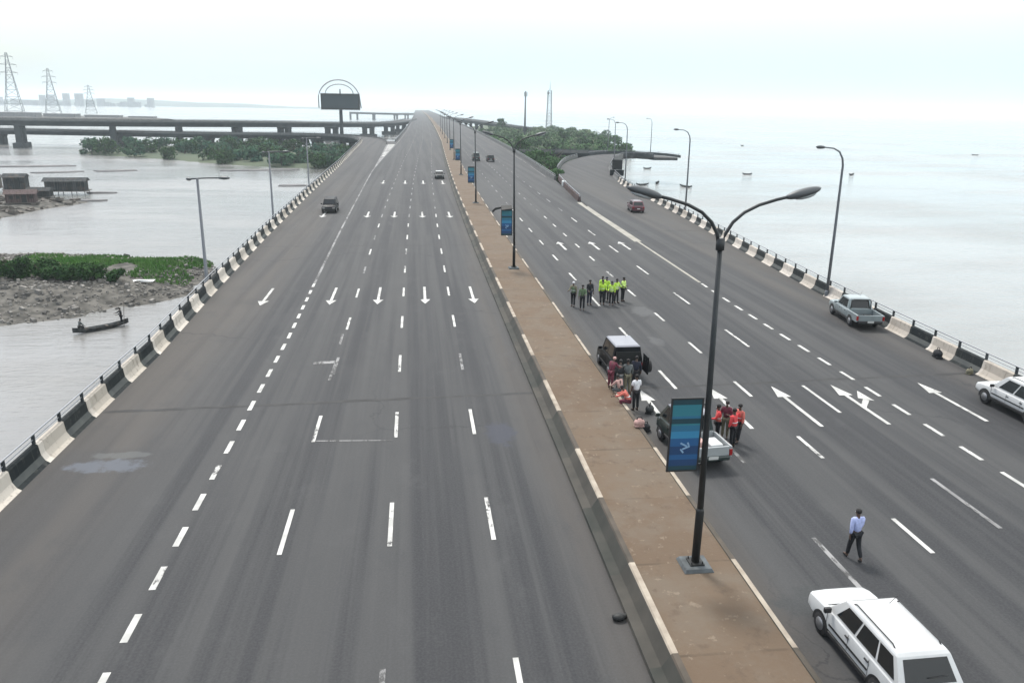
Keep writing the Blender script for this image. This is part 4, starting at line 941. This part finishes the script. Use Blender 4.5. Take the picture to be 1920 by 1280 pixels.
# mud banks and islets
def islet(name, pts, h, m, seed, res=3.0, base=WZ - .6):
    """closed outline -> gently mounded bank"""
    P = [Vector((x, y, 0)) for x, y in smooth_closed(pts)]; xs = [p.x for p in P]; ys = [p.y for p in P]
    def inside(x, y):
        c = False
        for p, q in zip(P, P[1:] + P[:1]):
            if (p.y > y) != (q.y > y) and x < (q.x - p.x) * (y - p.y) / (q.y - p.y) + p.x: c = not c
        return c
    def dist(x, y):
        v = Vector((x, y, 0)); best = 1e9
        for p, q in zip(P, P[1:] + P[:1]):
            d = q - p; t = max(0, min(1, (v - p).dot(d) / max(1e-9, d.length_squared))); best = min(best, (v - p - d * t).length)
        return best
    def hz(x, y):
        d = dist(x, y); d = d if inside(x, y) else -d
        return WZ + h * max(-.5, min(1, d / (5 * h + 2))) + .32 * h * mnoise.fractal(Vector((x * .12 + seed, y * .12, 0)), 1, 2, 5) * max(0, min(1, d / 3 + .6))
    a = MB(); nx = int((max(xs) - min(xs) + 8) / res); ny = int((max(ys) - min(ys) + 8) / res); x0, y0 = min(xs) - 4, min(ys) - 4
    vs = [(x0 + i * res, y0 + j * res, hz(x0 + i * res, y0 + j * res)) for j in range(ny + 1) for i in range(nx + 1)]
    fs = [(j * (nx + 1) + i, j * (nx + 1) + i + 1, (j + 1) * (nx + 1) + i + 1, (j + 1) * (nx + 1) + i) for j in range(ny) for i in range(nx)]
    fs = [f for f in fs if max(vs[i][2] for i in f) > WZ - .25]
    a.add(vs, fs, 0, True); o = a.obj(name, m, kind='structure'); return hz, inside
def smooth_closed(P):
    for _ in range(2):
        Q = []
        for (a, b), (c, d) in zip(P, P[1:] + P[:1]): Q += [(a * .75 + c * .25, b * .75 + d * .25), (a * .25 + c * .75, b * .25 + d * .75)]
        P = Q
    return P
M['mud'] = mat('mud_and_rubble', (.135, .128, .115), .9, col2=(.045, .044, .04), vscale=.8, bump=.9, bscale=1.8, spec=.15)
M['mudgreen'] = mat('marshy_ground', (.035, .058, .026), .9, col2=(.055, .075, .036), vscale=.08)
hz, ins = islet('islet', [(-90, 84), (-60, 82), (-47, 81.5), (-38, 82.5), (-32, 88), (-26, 96), (-24.5, 104), (-28, 112), (-31, 119), (-37, 117.5), (-53, 122), (-64, 123.5), (-90, 122)], 1.4, M['mud'], 3, 1.0)
rng = random.Random(5); a = MB()
for _ in range(4200):                                       # broken rubble along the shore
    for _t in range(20):
        x, y = rng.uniform(-68, -25), rng.uniform(81, 121)
        if ins(x, y) and not (-48 < x < -33 and 101 < y < 114): break
    s = abs(rng.gauss(.08, .14)) + .05; a.box((x, y, hz(x, y) + s * .25), (s * rng.uniform(.8, 1.8), s, s * .8), rng.uniform(0, 3), 0, rng.uniform(-.4, .4), .8)
quick(a, 'rubble', M['rubble'], kind='stuff')
a = MB()
for _ in range(11000):
    x = rng.uniform(-53, -28.5); y = rng.uniform(98.5, 118)
    if not ins(x, y) or mnoise.noise(Vector((x * .12, y * .12, 2))) < -.5 + .5 * max(0, (x + 36) / 8) : continue
    z = hz(x, y); h_ = rng.uniform(.15, .5); an = rng.uniform(0, 6.3); w = .13
    a.add([(x - w * math.cos(an), y - w * math.sin(an), z - .05), (x + w * math.cos(an), y + w * math.sin(an), z - .05), (x + rng.uniform(-.25, .25), y + rng.uniform(-.25, .25), z + h_)], [(0, 1, 2)])
quick(a, 'grass', M['grass'], kind='stuff')
for i, (x, y, H, w) in enumerate(((-51.5, 98.5, 2.6, 5.5), (-47.6, 97.4, 2.8, 5.2), (-44.4, 98.0, 2.5, 4.6), (-41.4, 97.2, 2.0, 4.2), (-38.6, 96.6, 2.1, 3.8), (-35.4, 96.2, 1.6, 2.4), (-55, 99.5, 2.7, 5.5), (-59, 101, 2.6, 5.5))):
    lab = {4: 'small dark bush ending the row of bushes on the left islet', 5: 'lone low dark bush on the grassy left islet by the canoe'}.get(i, 'dense dark bush in the thicket at the front of the left islet')
    tree('bush', lab, (x, y, hz(x, y) - .1), H, w, M['leaf_dark'], 40 + i, 1500, .20, 'dark bushes on the left islet', 'bush', .08)
for i, (x, y) in enumerate(((-36.6, 97.0), (-33.2, 97.4))):
    a = MB(); pts = [(-.9, -.3, .05), (.9, -.35, .08), (1.0, .3, .22), (-.8, .35, .2)]
    a.loft([[(px, py, pz) for px, py, pz in pts], [(px * .98, py * .98, pz + .04) for px, py, pz in pts]], True, True); a.box((.2, 0, .14), (.9, .4, .22), .2, 0, .1)
    o = a.obj('plastic_sheet', M['sheet'], label=('white plastic sheet heaped between two dark bushes on the left islet', 'longer white plastic sheet on the shore right of the lone low bush')[i], cat='plastic sheet', bevel=.03); o.location = (x, y, hz(x, y) + .05)
    if i: o.scale.x = 1.7
# far mangrove island on the left, under the viaducts
hz2, ins2 = islet('islet', [(-135, 352), (-118, 345), (-92, 326), (-72, 308), (-55, 296), (-28, 288), (-24, 300), (-24, 350), (-45, 420), (-80, 470), (-120, 430), (-150, 380)], 1.0, M['mudgreen'], 9, 6.0)
rng = random.Random(11); spots = []
for k in range(90):
    for _ in range(60):
        x, y = rng.uniform(-138, -25), 290 + 165 * rng.random() ** 1.8
        if ins2(x, y) and x < -24 - max(0, (y - 330)) * .12 and all((x - p) ** 2 + (y - q) ** 2 > 26 for p, q in spots): break
    else: continue
    spots.append((x, y))
spots.sort(key=lambda p: p[1])
for i, (x, y) in enumerate(spots[:72]):
    near = y < 345; H = rng.uniform(3.2, 4.8) if near else rng.uniform(4.5, 6.4)
    if x > -45: H = min(H, 4.3)
    tree('mangrove_tree', 'dark green mangrove in the thicket under the left viaducts', (x, y, WZ + .5), H, rng.uniform(8, 12), M['leaf_far'] if i % 3 else M['leaf_dark'], 100 + i, 420, .62, 'mangroves under the left viaducts', 'tree', .1)
# green island between the main road and the right slip road
hz3, ins3 = islet('islet', [(27, 158), (31, 170), (34, 190), (41, 222), (50, 246), (70, 300), (100, 380), (118, 440), (125, 520), (150, 640), (150, 800), (110, 900), (45, 900), (40, 700), (38, 500), (35, 350), (31, 240)], 2.2, M['mudgreen'], 21, 8.0)
rng = random.Random(12); spots = []
for k in range(120):
    for _ in range(60):
        y = 172 + 500 * rng.random() ** 1.5; x = rng.uniform(30, 135)
        lim = max((31.2 + .04 * (y - 180)), interp_poly(MRIGHT, y) + 2.5)
        slip = interp_poly([(28, 160), (33, 185), (40, 217), (48, 240), (55, 250)], y) if y < 250 else 999
        if ins3(x, y) and x > lim + 1.2 and x < slip - 4.2 and not (252 < y < 274 and x > 40) and all((x - p) ** 2 + (y - q) ** 2 > (16 if y < 260 else 60) for p, q in spots): break
    else: continue
    spots.append((x, y))
spots += [(31.0, 176.5), (32.6, 186), (33.2, 196), (34.8, 206), (36.6, 215), (34.0, 222), (38, 228), (35.5, 238), (41, 240), (37, 248)]
TALL = [(34.0, 232), (34.6, 241), (35.6, 250), (36.6, 257.5), (40, 254), (43.5, 254), (38.5, 244)]
spots += TALL
for i, (x, y) in enumerate(spots):
    near = y < 251; H = rng.uniform(7.0, 9.2) if near else rng.uniform(3.0, 5.6)
    w = rng.uniform(5.0, 7.0) if near else rng.uniform(9, 15)
    if (x, y) in TALL: H, near = rng.uniform(8.6, 10.0), True
    if y > 400: H = min(H, 6.4)
    tree('bush' if near else 'tree', 'dark green bush in the gap between the main road and the right slip road' if near else 'pale green tree in the woods on the island right of the road', (x, y, WZ + (.5 if near else 1.5)), H, w, M['leaf_mid'] if near else M[rng.choice(('leaf_pale', 'leaf_pale', 'leaf_pale', 'leaf_mid', 'leaf_mid', 'leaf_dark'))], 300 + i,
         900 if near else 420, .34 if near else .75, 'bushes beside the right slip road' if near else 'trees on the right island', 'bush' if near else 'tree', .1)
tree('tree', 'dark broad tree standing out beside the far double-arm lamp', (38.5, 292, WZ + 1.5), 9.8, 8.5, M['leaf_dark'], 900, 900, .5, None, 'tree', .3)
tree('tree', 'dark round-topped tree at the skyline right of the lattice mast', (80, 430, WZ + 2), 9.0, 8, M['leaf_dark'], 901, 700, .6, None, 'tree', .25)
tree('tree', 'dark tree at the right end of the far grey viaduct', (70, 650, WZ + 2), 11, 12, M['leaf_dark'], 902, 700, .8, None, 'tree', .25)

# ------------------------------------------------------------------ water-side things
def canoe(label, loc, rz, L=5.0, w=.42, people=False, m='dark_wood'):
    r = empty('canoe', loc, rz, label=label, cat='canoe'); a = MB(); rings = []; inner = []
    for k in range(13):
        t = k / 12 * 2 - 1; ww = w * (1 - abs(t) ** 2.6) + .03; rise = .32 * abs(t) ** 3
        rings.append([(t * L / 2, -ww, .30 + rise), (t * L / 2, -ww * .75, .0 + rise * .7), (t * L / 2, 0, -.10 + rise * .7), (t * L / 2, ww * .75, .0 + rise * .7), (t * L / 2, ww, .30 + rise), (t * L / 2, ww * .86, .28 + rise), (t * L / 2, 0, .05 + rise * .8), (t * L / 2, -ww * .86, .28 + rise)])
    a.loft(rings, True, True); a.obj('hull', M[m], r)
    a = MB()
    for x in (-.28, .1, .32): a.box((x * L, 0, .24), (.22, w * 1.6, .04))
    a.obj('thwart', M['wood'], r); return r
cv = canoe('long dark canoe with two people afloat beside the left islet', (-31.5, 79.9, WZ + .06), .74, 5.4)
person('person standing with a pole at the right end of the canoe', (-30.0, 81.25, WZ + .12), 2.2, 'black_c', 'black_c', dict(la=.7, ra=.9, le=.6, re=.5), 1.72)
person('person crouching at the left end of the canoe', (-33.0, 78.55, WZ + .10), -.8, 'grey_c', 'black_c', dict(ll=1.5, rl=1.4, lk=2.1, rk=2.0, bend=.2, la=.5, ra=.5), 1.66)
a = MB(); a.tube([(0, 0, -1.2), (.3, .2, 2.6)], .03, 6); o = a.obj('punting_pole', M['wood'], label='thin pole held upright over the side of the canoe', cat='pole'); o.location = (-29.75, 80.75, WZ)
def raft(label, loc, rz, n, L, group='log rafts floating on the left water'):
    r = empty('log_raft', loc, rz, label=label, cat='raft', group=group); rg = random.Random(hash(label) % 999 if False else int(loc[0] * 7))
    pitch = .62
    for k in range(n):
        a = MB(); ll = L * rg.uniform(.75, 1.05); off = rg.uniform(-.06, .06) * L
        a.tube([(off - ll / 2, k * pitch, 0), (off, k * pitch + rg.uniform(-.05, .05), .03), (off + ll / 2, k * pitch, 0)], [.27, .32, .28], 7); a.obj('log', M['log'], r)
raft('long grey log raft floating nearest the low viaduct mangroves', (-52, 279, WZ), .26, 6, 24)
raft('pale grey raft of floating logs in open water past the stilt huts', (-95.5, 271, WZ), .45, 6, 11.5)
raft('dark thin log raft floating behind the stilt huts', (-111, 264, WZ), .5, 5, 14)
raft('broad faint log raft floating at the left edge beyond the huts', (-128, 287, WZ), .3, 7, 26)
raft('short dark log raft floating below the middle lamp post of the left parapet', (-33.5, 225.5, WZ), .24, 6, 8)
raft('thin log raft afloat off the tip of the rubble by the stilt huts', (-73, 189, WZ), .2, 3, 7)
raft('small log raft floating just right of the larger stilt hut', (-77, 205.5, WZ), .1, 3, 7)
def hut(label, loc, rz, L, W_, H, m='dark_wood', rm='dark_wood'):
    r = empty('stilt_hut', loc, rz, label=label, cat='hut', group='stilt huts on the left water'); z0 = 1.0
    a = MB(); a.box((0, 0, z0 + H / 2), (L, W_, H)); w = a.obj('wall', M[m], r)
    a = MB(); a.add([(-L * .56, -W_ * .62, z0 + H - .1), (L * .56, -W_ * .62, z0 + H - .1), (L * .56, 0, z0 + H + W_ * .2), (-L * .56, 0, z0 + H + W_ * .2), (L * .56, W_ * .62, z0 + H - .1), (-L * .56, W_ * .62, z0 + H - .1)], [(0, 1, 2, 3), (3, 2, 4, 5), (0, 3, 5), (1, 4, 2), (0, 5, 4, 1)]); a.obj('roof', M[rm], r)
    a = MB(); a.box((L * .12, -W_ / 2 - .02, z0 + H * .42), (.9, .06, H * .8)); a.obj('door', M['lamp_black'], r)
    for x in (-.3, -.08, .36):
        a = MB(); a.box((x * L, -W_ / 2 - .02, z0 + H * .58), (.7, .06, .6)); a.obj('window', M['lamp_black'], r)
    a = MB(); a.box((0, 0, z0 - .08), (L * 1.15, W_ * 1.3, .14)); a.obj('platform', M['wood'], r)
    for x in (-.5, -.17, .17, .5):
        for y in (-.55, .55):
            a = MB(); a.tube([(x * L, y * W_, -1.5), (x * L, y * W_, z0)], .09, 6); a.obj('stilt', M['dark_wood'], r)
hut('larger dark stilt hut with a long roof at the right end of the hut row', (-83.5, 203, WZ), .12, 8.6, 3.6, 2.3)
hut('square dark stilt hut left of the larger dark one', (-96.2, 206, WZ), .15, 4.6, 3.6, 2.9)
hut('rusty brown hut in front at the left edge of the picture', (-83, 179, WZ), .3, 5.5, 3.4, 1.9, 'rust', 'rust')
hut('grey plank hut at the far left behind the rusty one', (-104, 209, WZ), .2, 5, 3.4, 2.5, 'wood', 'log')
hut('low dark hut between the rusty hut and the long-roofed one', (-84.0, 190, WZ), .1, 4.5, 3.0, 1.4)
hz4, ins4 = islet('islet', [(-120, 205), (-98, 198), (-86, 193), (-75, 190), (-72, 186), (-76, 178), (-78, 166), (-80, 156), (-95, 152), (-120, 160)], .7, M['mud'], 31, 2.0)
a = MB(); rng = random.Random(3)
for _ in range(420):
    for _t in range(20):
        x, y = rng.uniform(-110, -71), rng.uniform(153, 203)
        if ins4(x, y): break
    s = abs(rng.gauss(.3, .3)) + .12; a.box((x, y, hz4(x, y) + s * .2), (s * rng.uniform(1, 4), s, s * .6), rng.uniform(0, 3), 0, rng.uniform(-.3, .3))
quick(a, 'debris', M['wood'], kind='stuff')
for i, (x, y, lb) in enumerate(((89.5, 303, 'small canoe on the right water nearest the tip of the looping slip road'), (75, 258 - 16, 'dark canoe afloat just inside the looping slip road'), (80.5, 231, 'dark canoe afloat below the tip of the looping slip road'), (120, 279, 'tiny dark boat on open water between the two grey lamps'),
                              (161.5, 281, 'small boat on open water right of the tall grey lamp'), (216, 515, 'tiny faint boat far out on the water above the lamps'), (322, 431, 'tiny boat alone far right on the water'), (68.5, 236, 'pale canoe beside the inner edge of the slip road loop'))):
    canoe(lb, (x, y, WZ + .06), i * .9 + .2, 3.4 + (i % 3) * .9, .5)
a = MB(); a.box((0, 0, 2.35), (2.2, .16, 2.1)); r = empty('road_sign', (43.9, 171.6, 0), -.35, label='dark sign board on posts at the outer edge where the slip road bends', cat='sign'); a.obj('panel', M['lamp_black'], r)
a = MB(); a.box((0, 0, .62), (3.0, .9, 1.24)); a.obj('base_block', M['black_block'], r, bevel=.05)
for s in (-1, 1):
    a = MB(); a.tube([(s * .8, .12, 1.0), (s * .8, .12, 3.4)], .07, 8); a.obj('post', M['lamp'], r)

# ------------------------------------------------------------------ billboard
r = empty('billboard', (-38.7, 440, WZ), 0, label='dark wide billboard on a single column with a ring-shaped frame above it', cat='billboard')
a = MB(); a.tube([(0, 0, -2), (0, 0, 19.2)], [1.1, .85], 14); a.obj('column', M['dark_concrete'], r)
a = MB(); a.box((0, 0, 23.2), (20.2, 1.6, 8.0)); a.obj('box', M['charcoal'], r, bevel=.1)
a = MB(); a.box((0, -.86, 23.2), (18.4, .1, 6.4)); a.obj('face', M['screen'], r)
a = MB(); a.box((0, .86, 23.2), (18.4, .1, 6.4)); a.obj('face', M['screen'], r)
for z in (19.0, 27.35):
    a = MB(); a.box((0, -1.3, z), (20.6, 1.0, .16)); a.obj('catwalk', M['steel'], r)
pts = [(-11.2, 0, 20.0)] + [(-.6 + 10.8 * math.cos(t) , 0, 24 + 10.2 * math.sin(t)) for t in [PI - k * PI / 16 for k in range(1, 16)]] + [(10.7, 0, 20.0)]
a = MB(); a.tube(pts, .32, 6); a.obj('ring_frame', M['rail'], r)
pts = [(-.4 + 7.2 * math.cos(t), 0, 27.2 + 4.8 * math.sin(t)) for t in [PI - k * PI / 14 for k in range(15)]]
a = MB(); a.tube(pts, .26, 6); a.obj('inner_ring', M['rail'], r)
a = MB(); a.tube([(0, 0, 27.2), (0, 0, 29.6)], .4, 8); a.obj('mast_stub', M['rail'], r)

# ------------------------------------------------------------------ pylons and masts
def lattice(a, H, b, t, n, r):
    prev = None
    for k in range(n + 1):
        f = k / n; w = b * (1 - f) ** 1.25 + t * (1 - (1 - f) ** 1.25); z = H * f
        q = [Vector((sx_ * w, sy * w, z)) for sx_, sy in ((-1, -1), (1, -1), (1, 1), (-1, 1))]
        if prev:
            for i in range(4):
                a.tube([prev[i], q[i]], r, 4); a.tube([prev[i], q[(i + 1) % 4]], r * .6, 4); a.tube([q[i], q[(i + 1) % 4]], r * .6, 4)
        prev = q
def pylon(label, loc, H, b):
    r = empty('pylon', loc, .3, label=label, cat='pylon', group='power pylons across the left water')
    a = MB(); lattice(a, H, b, .9, 9, .30); quick(a, 'tower', M['steel'], r)
    for f in (.70, .82, .94):
        a = MB(); z = H * f; L = 8.5 if f < .9 else 6
        for s in (-1, 1):
            a.tube([(s * .8, 0, z), (s * L, 0, z + .3)], .22, 4); a.tube([(s * .8, 0, z + 2), (s * L, 0, z + .3)], .18, 4)
        quick(a, 'cross_arm', M['steel'], r)
        for s in (-1, 1):
            a = MB(); a.tube([(s * L, 0, z + .3), (s * L, 0, z - 2.6)], .16, 5); a.obj('insulator', M['lens'], r)
pylon('tallest grey lattice pylon at the far left behind the flyover', (-456, 1000, WZ), 71, 10)
pylon('middle of the three lattice pylons behind the left flyover', (-497, 1200, WZ), 62, 10)
pylon('small faint lattice pylon right of the two taller ones', (-559, 1500, WZ), 46, 9)
r = empty('mast', (70.6, 520, WZ + 1.5), label='plain slender mast with antennas above the trees on the right', cat='mast')
a = MB(); a.tube([(0, 0, -1), (0, 0, 30.5)], [.75, .45], 8); a.obj('pole', M['lamp_grey'], r)
a = MB()
for k in range(3): a.box((math.cos(k * 2.1) * .9, math.sin(k * 2.1) * .9, 28.6), (.5, .5, 2.6), k * 2.1)
a.obj('antenna', M['lens'], r)
a = MB(); a.box((0, 0, 7), (2.6, 2.6, 3.0)); a.obj('cabin', M['dark_concrete'], r)
r = empty('mast', (126, 760, WZ + 1.5), label='pale lattice mast with a thin spike, farther right than the plain mast', cat='mast')
a = MB(); lattice(a, 36, 2.6, 1.6, 12, .20); quick(a, 'tower', M['steel'], r)
a = MB(); a.tube([(0, 0, 36), (.6, 0, 45)], [.35, .1], 6); a.obj('spike', M['lens'], r)
a = MB(); a.box((-1.6, 0, 33.5), (1.8, 1.8, 2.2)); a.obj('dish', M['lens'], r)

# ------------------------------------------------------------------ far shore and city
a = MB(); pr = []; rng = random.Random(8)
n = 60
for k in range(n + 1):
    x = -2600 + k * 2250 / n; f = 1 - k / n
    h_ = (16 + 12 * mnoise.noise(Vector((x * .004, 3, 0))) + 14 * max(0, 1 - abs(x + 1150) / 500)) * min(1, f * 2.2) + 1.5
    pr.append([(x, 3150 + 500 * (1 - f), WZ - 1), (x, 3300 + 500 * (1 - f), WZ + h_ * .55), (x, 3600 + 500 * (1 - f), WZ + h_), (x, 4200 + 400 * (1 - f), WZ + h_ * .9), (x, 5000, WZ - 1)])
a.loft(pr, False); a.obj('hills', M['far_land'], kind='structure')
def building(label, loc, L, D, H, group, win=True, rm='roof', wm='city'):
    r = empty('building', loc, 0, label=label, cat='building', group=group)
    a = MB(); a.box((0, 0, H / 2), (L, D, H)); a.obj('wall', M[wm], r)
    a = MB(); a.box((0, 0, H + .4), (L * 1.03, D * 1.03, .8)); a.obj('roof', M[rm], r)
rng = random.Random(4)
for k in range(64):
    x = -2150 + k * 19 + rng.uniform(-9, 9); H = rng.choice((9, 11, 13, 16, 19, 23, 30, 36)) * (1.15 if -1350 < x < -1150 else .85) * (1.5 if x < -1550 else 1)
    building('hazy city block on the far shore', (x, 3120 + rng.uniform(-60, 30), WZ), rng.uniform(10, 26), 22, H, 'city blocks on the far shore')
for k, (x, y, L, H, lb) in enumerate(((-455, 900, 34, 9, 'long low shed at the far left just above the flyover railing'), (-420, 930, 26, 7, 'low grey shed below the middle pylon'), (-385, 950, 22, 6, 'low grey shed between the middle and the small pylon'), (-345, 960, 24, 5, 'low pale shed under the small pylon'), (-310, 980, 18, 4, 'small low shed right of the small pylon'), (-480, 880, 30, 12, 'tall grey shed at the left edge of the picture behind the flyover'))):
    building(lb, (x, y, WZ), L * 1.5, 14, H, None, True, 'log', 'log')
hzs, _s = islet('far_bank', [(-620, 850), (-480, 845), (-380, 880), (-300, 920), (-260, 980), (-300, 1040), (-420, 1080), (-620, 1100)], 3.0, M['mud'], 55, 20.0)

# ------------------------------------------------------------------ air, light, sky, camera
hb = MB(); hb.box((0, 6700, 46), (17990, 14590, 110.0))
hz_m = bpy.data.materials.new('haze_air'); hz_m.use_nodes = True; nt = hz_m.node_tree; nt.nodes.clear()
vo = nt.nodes.new('ShaderNodeVolumePrincipled'); vo.inputs['Color'].default_value = (.84, .94, 1.0, 1); vo.inputs['Density'].default_value = .00021; vo.inputs['Anisotropy'].default_value = .2
ou = nt.nodes.new('ShaderNodeOutputMaterial'); nt.links.new(vo.outputs[0], ou.inputs['Volume'])
HAZE = hb.obj('haze', hz_m, kind='stuff')

W = bpy.data.worlds.new('World'); S.world = W; W.use_nodes = True; nt = W.node_tree; bg = nt.nodes['Background']
EL, AZ = math.radians(58), math.radians(-20)            # sun ahead and a little to the left, behind thin overcast
sky = nt.nodes.new('ShaderNodeTexSky'); sky.sky_type = 'NISHITA'; sky.sun_disc = False; sky.sun_elevation = EL; sky.sun_rotation = AZ
sky.air_density = 1.0; sky.dust_density = 3.5; sky.ozone_density = 1.0; sky.altitude = 10
tc = nt.nodes.new('ShaderNodeTexCoord'); mp = nt.nodes.new('ShaderNodeMapping'); mp.inputs['Scale'].default_value = (1, 1, 5)
no = nt.nodes.new('ShaderNodeTexNoise'); no.inputs['Scale'].default_value = 1.3; no.inputs['Detail'].default_value = 4
nt.links.new(tc.outputs['Generated'], mp.inputs['Vector']); nt.links.new(mp.outputs[0], no.inputs['Vector'])
mr = nt.nodes.new('ShaderNodeMapRange'); mr.inputs[1].default_value = .35; mr.inputs[2].default_value = .68; mr.inputs[3].default_value = .30; mr.inputs[4].default_value = .95
sq = nt.nodes.new('ShaderNodeSeparateXYZ'); nt.links.new(tc.outputs['Generated'], sq.inputs[0])      # cloud is thicker towards the right (east), thinner to the left
ma = nt.nodes.new('ShaderNodeMath'); ma.operation = 'MULTIPLY_ADD'; nt.links.new(sq.outputs[0], ma.inputs[0]); ma.inputs[1].default_value = .45; nt.links.new(no.outputs['Fac'], ma.inputs[2])
nt.links.new(ma.outputs[0], mr.inputs[0])
mx = nt.nodes.new('ShaderNodeMix'); mx.data_type = 'RGBA'; nt.links.new(mr.outputs[0], mx.inputs[0]); nt.links.new(sky.outputs[0], mx.inputs[6]); 
sp = nt.nodes.new('ShaderNodeSeparateXYZ'); nt.links.new(tc.outputs['Generated'], sp.inputs[0])     # cloud layer: dimmer and bluer low down, bright overhead
er = nt.nodes.new('ShaderNodeMapRange'); er.interpolation_type = 'SMOOTHSTEP'; er.inputs[1].default_value = .03; er.inputs[2].default_value = .26; nt.links.new(sp.outputs[2], er.inputs[0])
cm = nt.nodes.new('ShaderNodeMix'); cm.data_type = 'RGBA'; cm.inputs[6].default_value = (4.1, 5.8, 6.4, 1); cm.inputs[7].default_value = (9.6, 9.9, 9.9, 1)
nt.links.new(er.outputs[0], cm.inputs[0]); nt.links.new(cm.outputs[2], mx.inputs[7])
nt.links.new(mx.outputs[2], bg.inputs['Color']); bg.inputs['Strength'].default_value = .132
sl_ = bpy.data.lights.new('sun', 'SUN'); sl_.energy = 2.4; sl_.angle = math.radians(11); sl_.color = (1, .97, .92)
so = bpy.data.objects.new('sun', sl_); C.objects.link(so)
sd = Vector((math.sin(-AZ) * -math.cos(EL), math.cos(AZ) * math.cos(EL), math.sin(EL)))
so.rotation_euler = sd.to_track_quat('Z', 'Y').to_euler(); so.location = (0, 0, 60)

cam = bpy.data.cameras.new('camera'); co = bpy.data.objects.new('camera', cam); C.objects.link(co); S.camera = co
cam.sensor_width = 36; cam.lens = 1470 / 1920 * 36; cam.clip_start = .3; cam.clip_end = 30000
r_, d_, f_ = (.99281872, -.11837898, .0172457), (-.01744931, -.28592081, -.95809437), (.11834913, .95091309, -.28593316)
co.matrix_world = Matrix(((r_[0], -d_[0], -f_[0], 0), (r_[1], -d_[1], -f_[1], 0), (r_[2], -d_[2], -f_[2], 14.0), (0, 0, 0, 1)))
vs_ = S.view_settings; vs_.view_transform = 'Standard'; vs_.look = 'None'; vs_.gamma = 1; vs_.exposure = .50
S.cycles.use_denoising = True; S.cycles.max_bounces = 6; S.cycles.diffuse_bounces = 3; S.cycles.glossy_bounces = 3; S.cycles.volume_bounces = 1
S.cycles.use_fast_gi = False
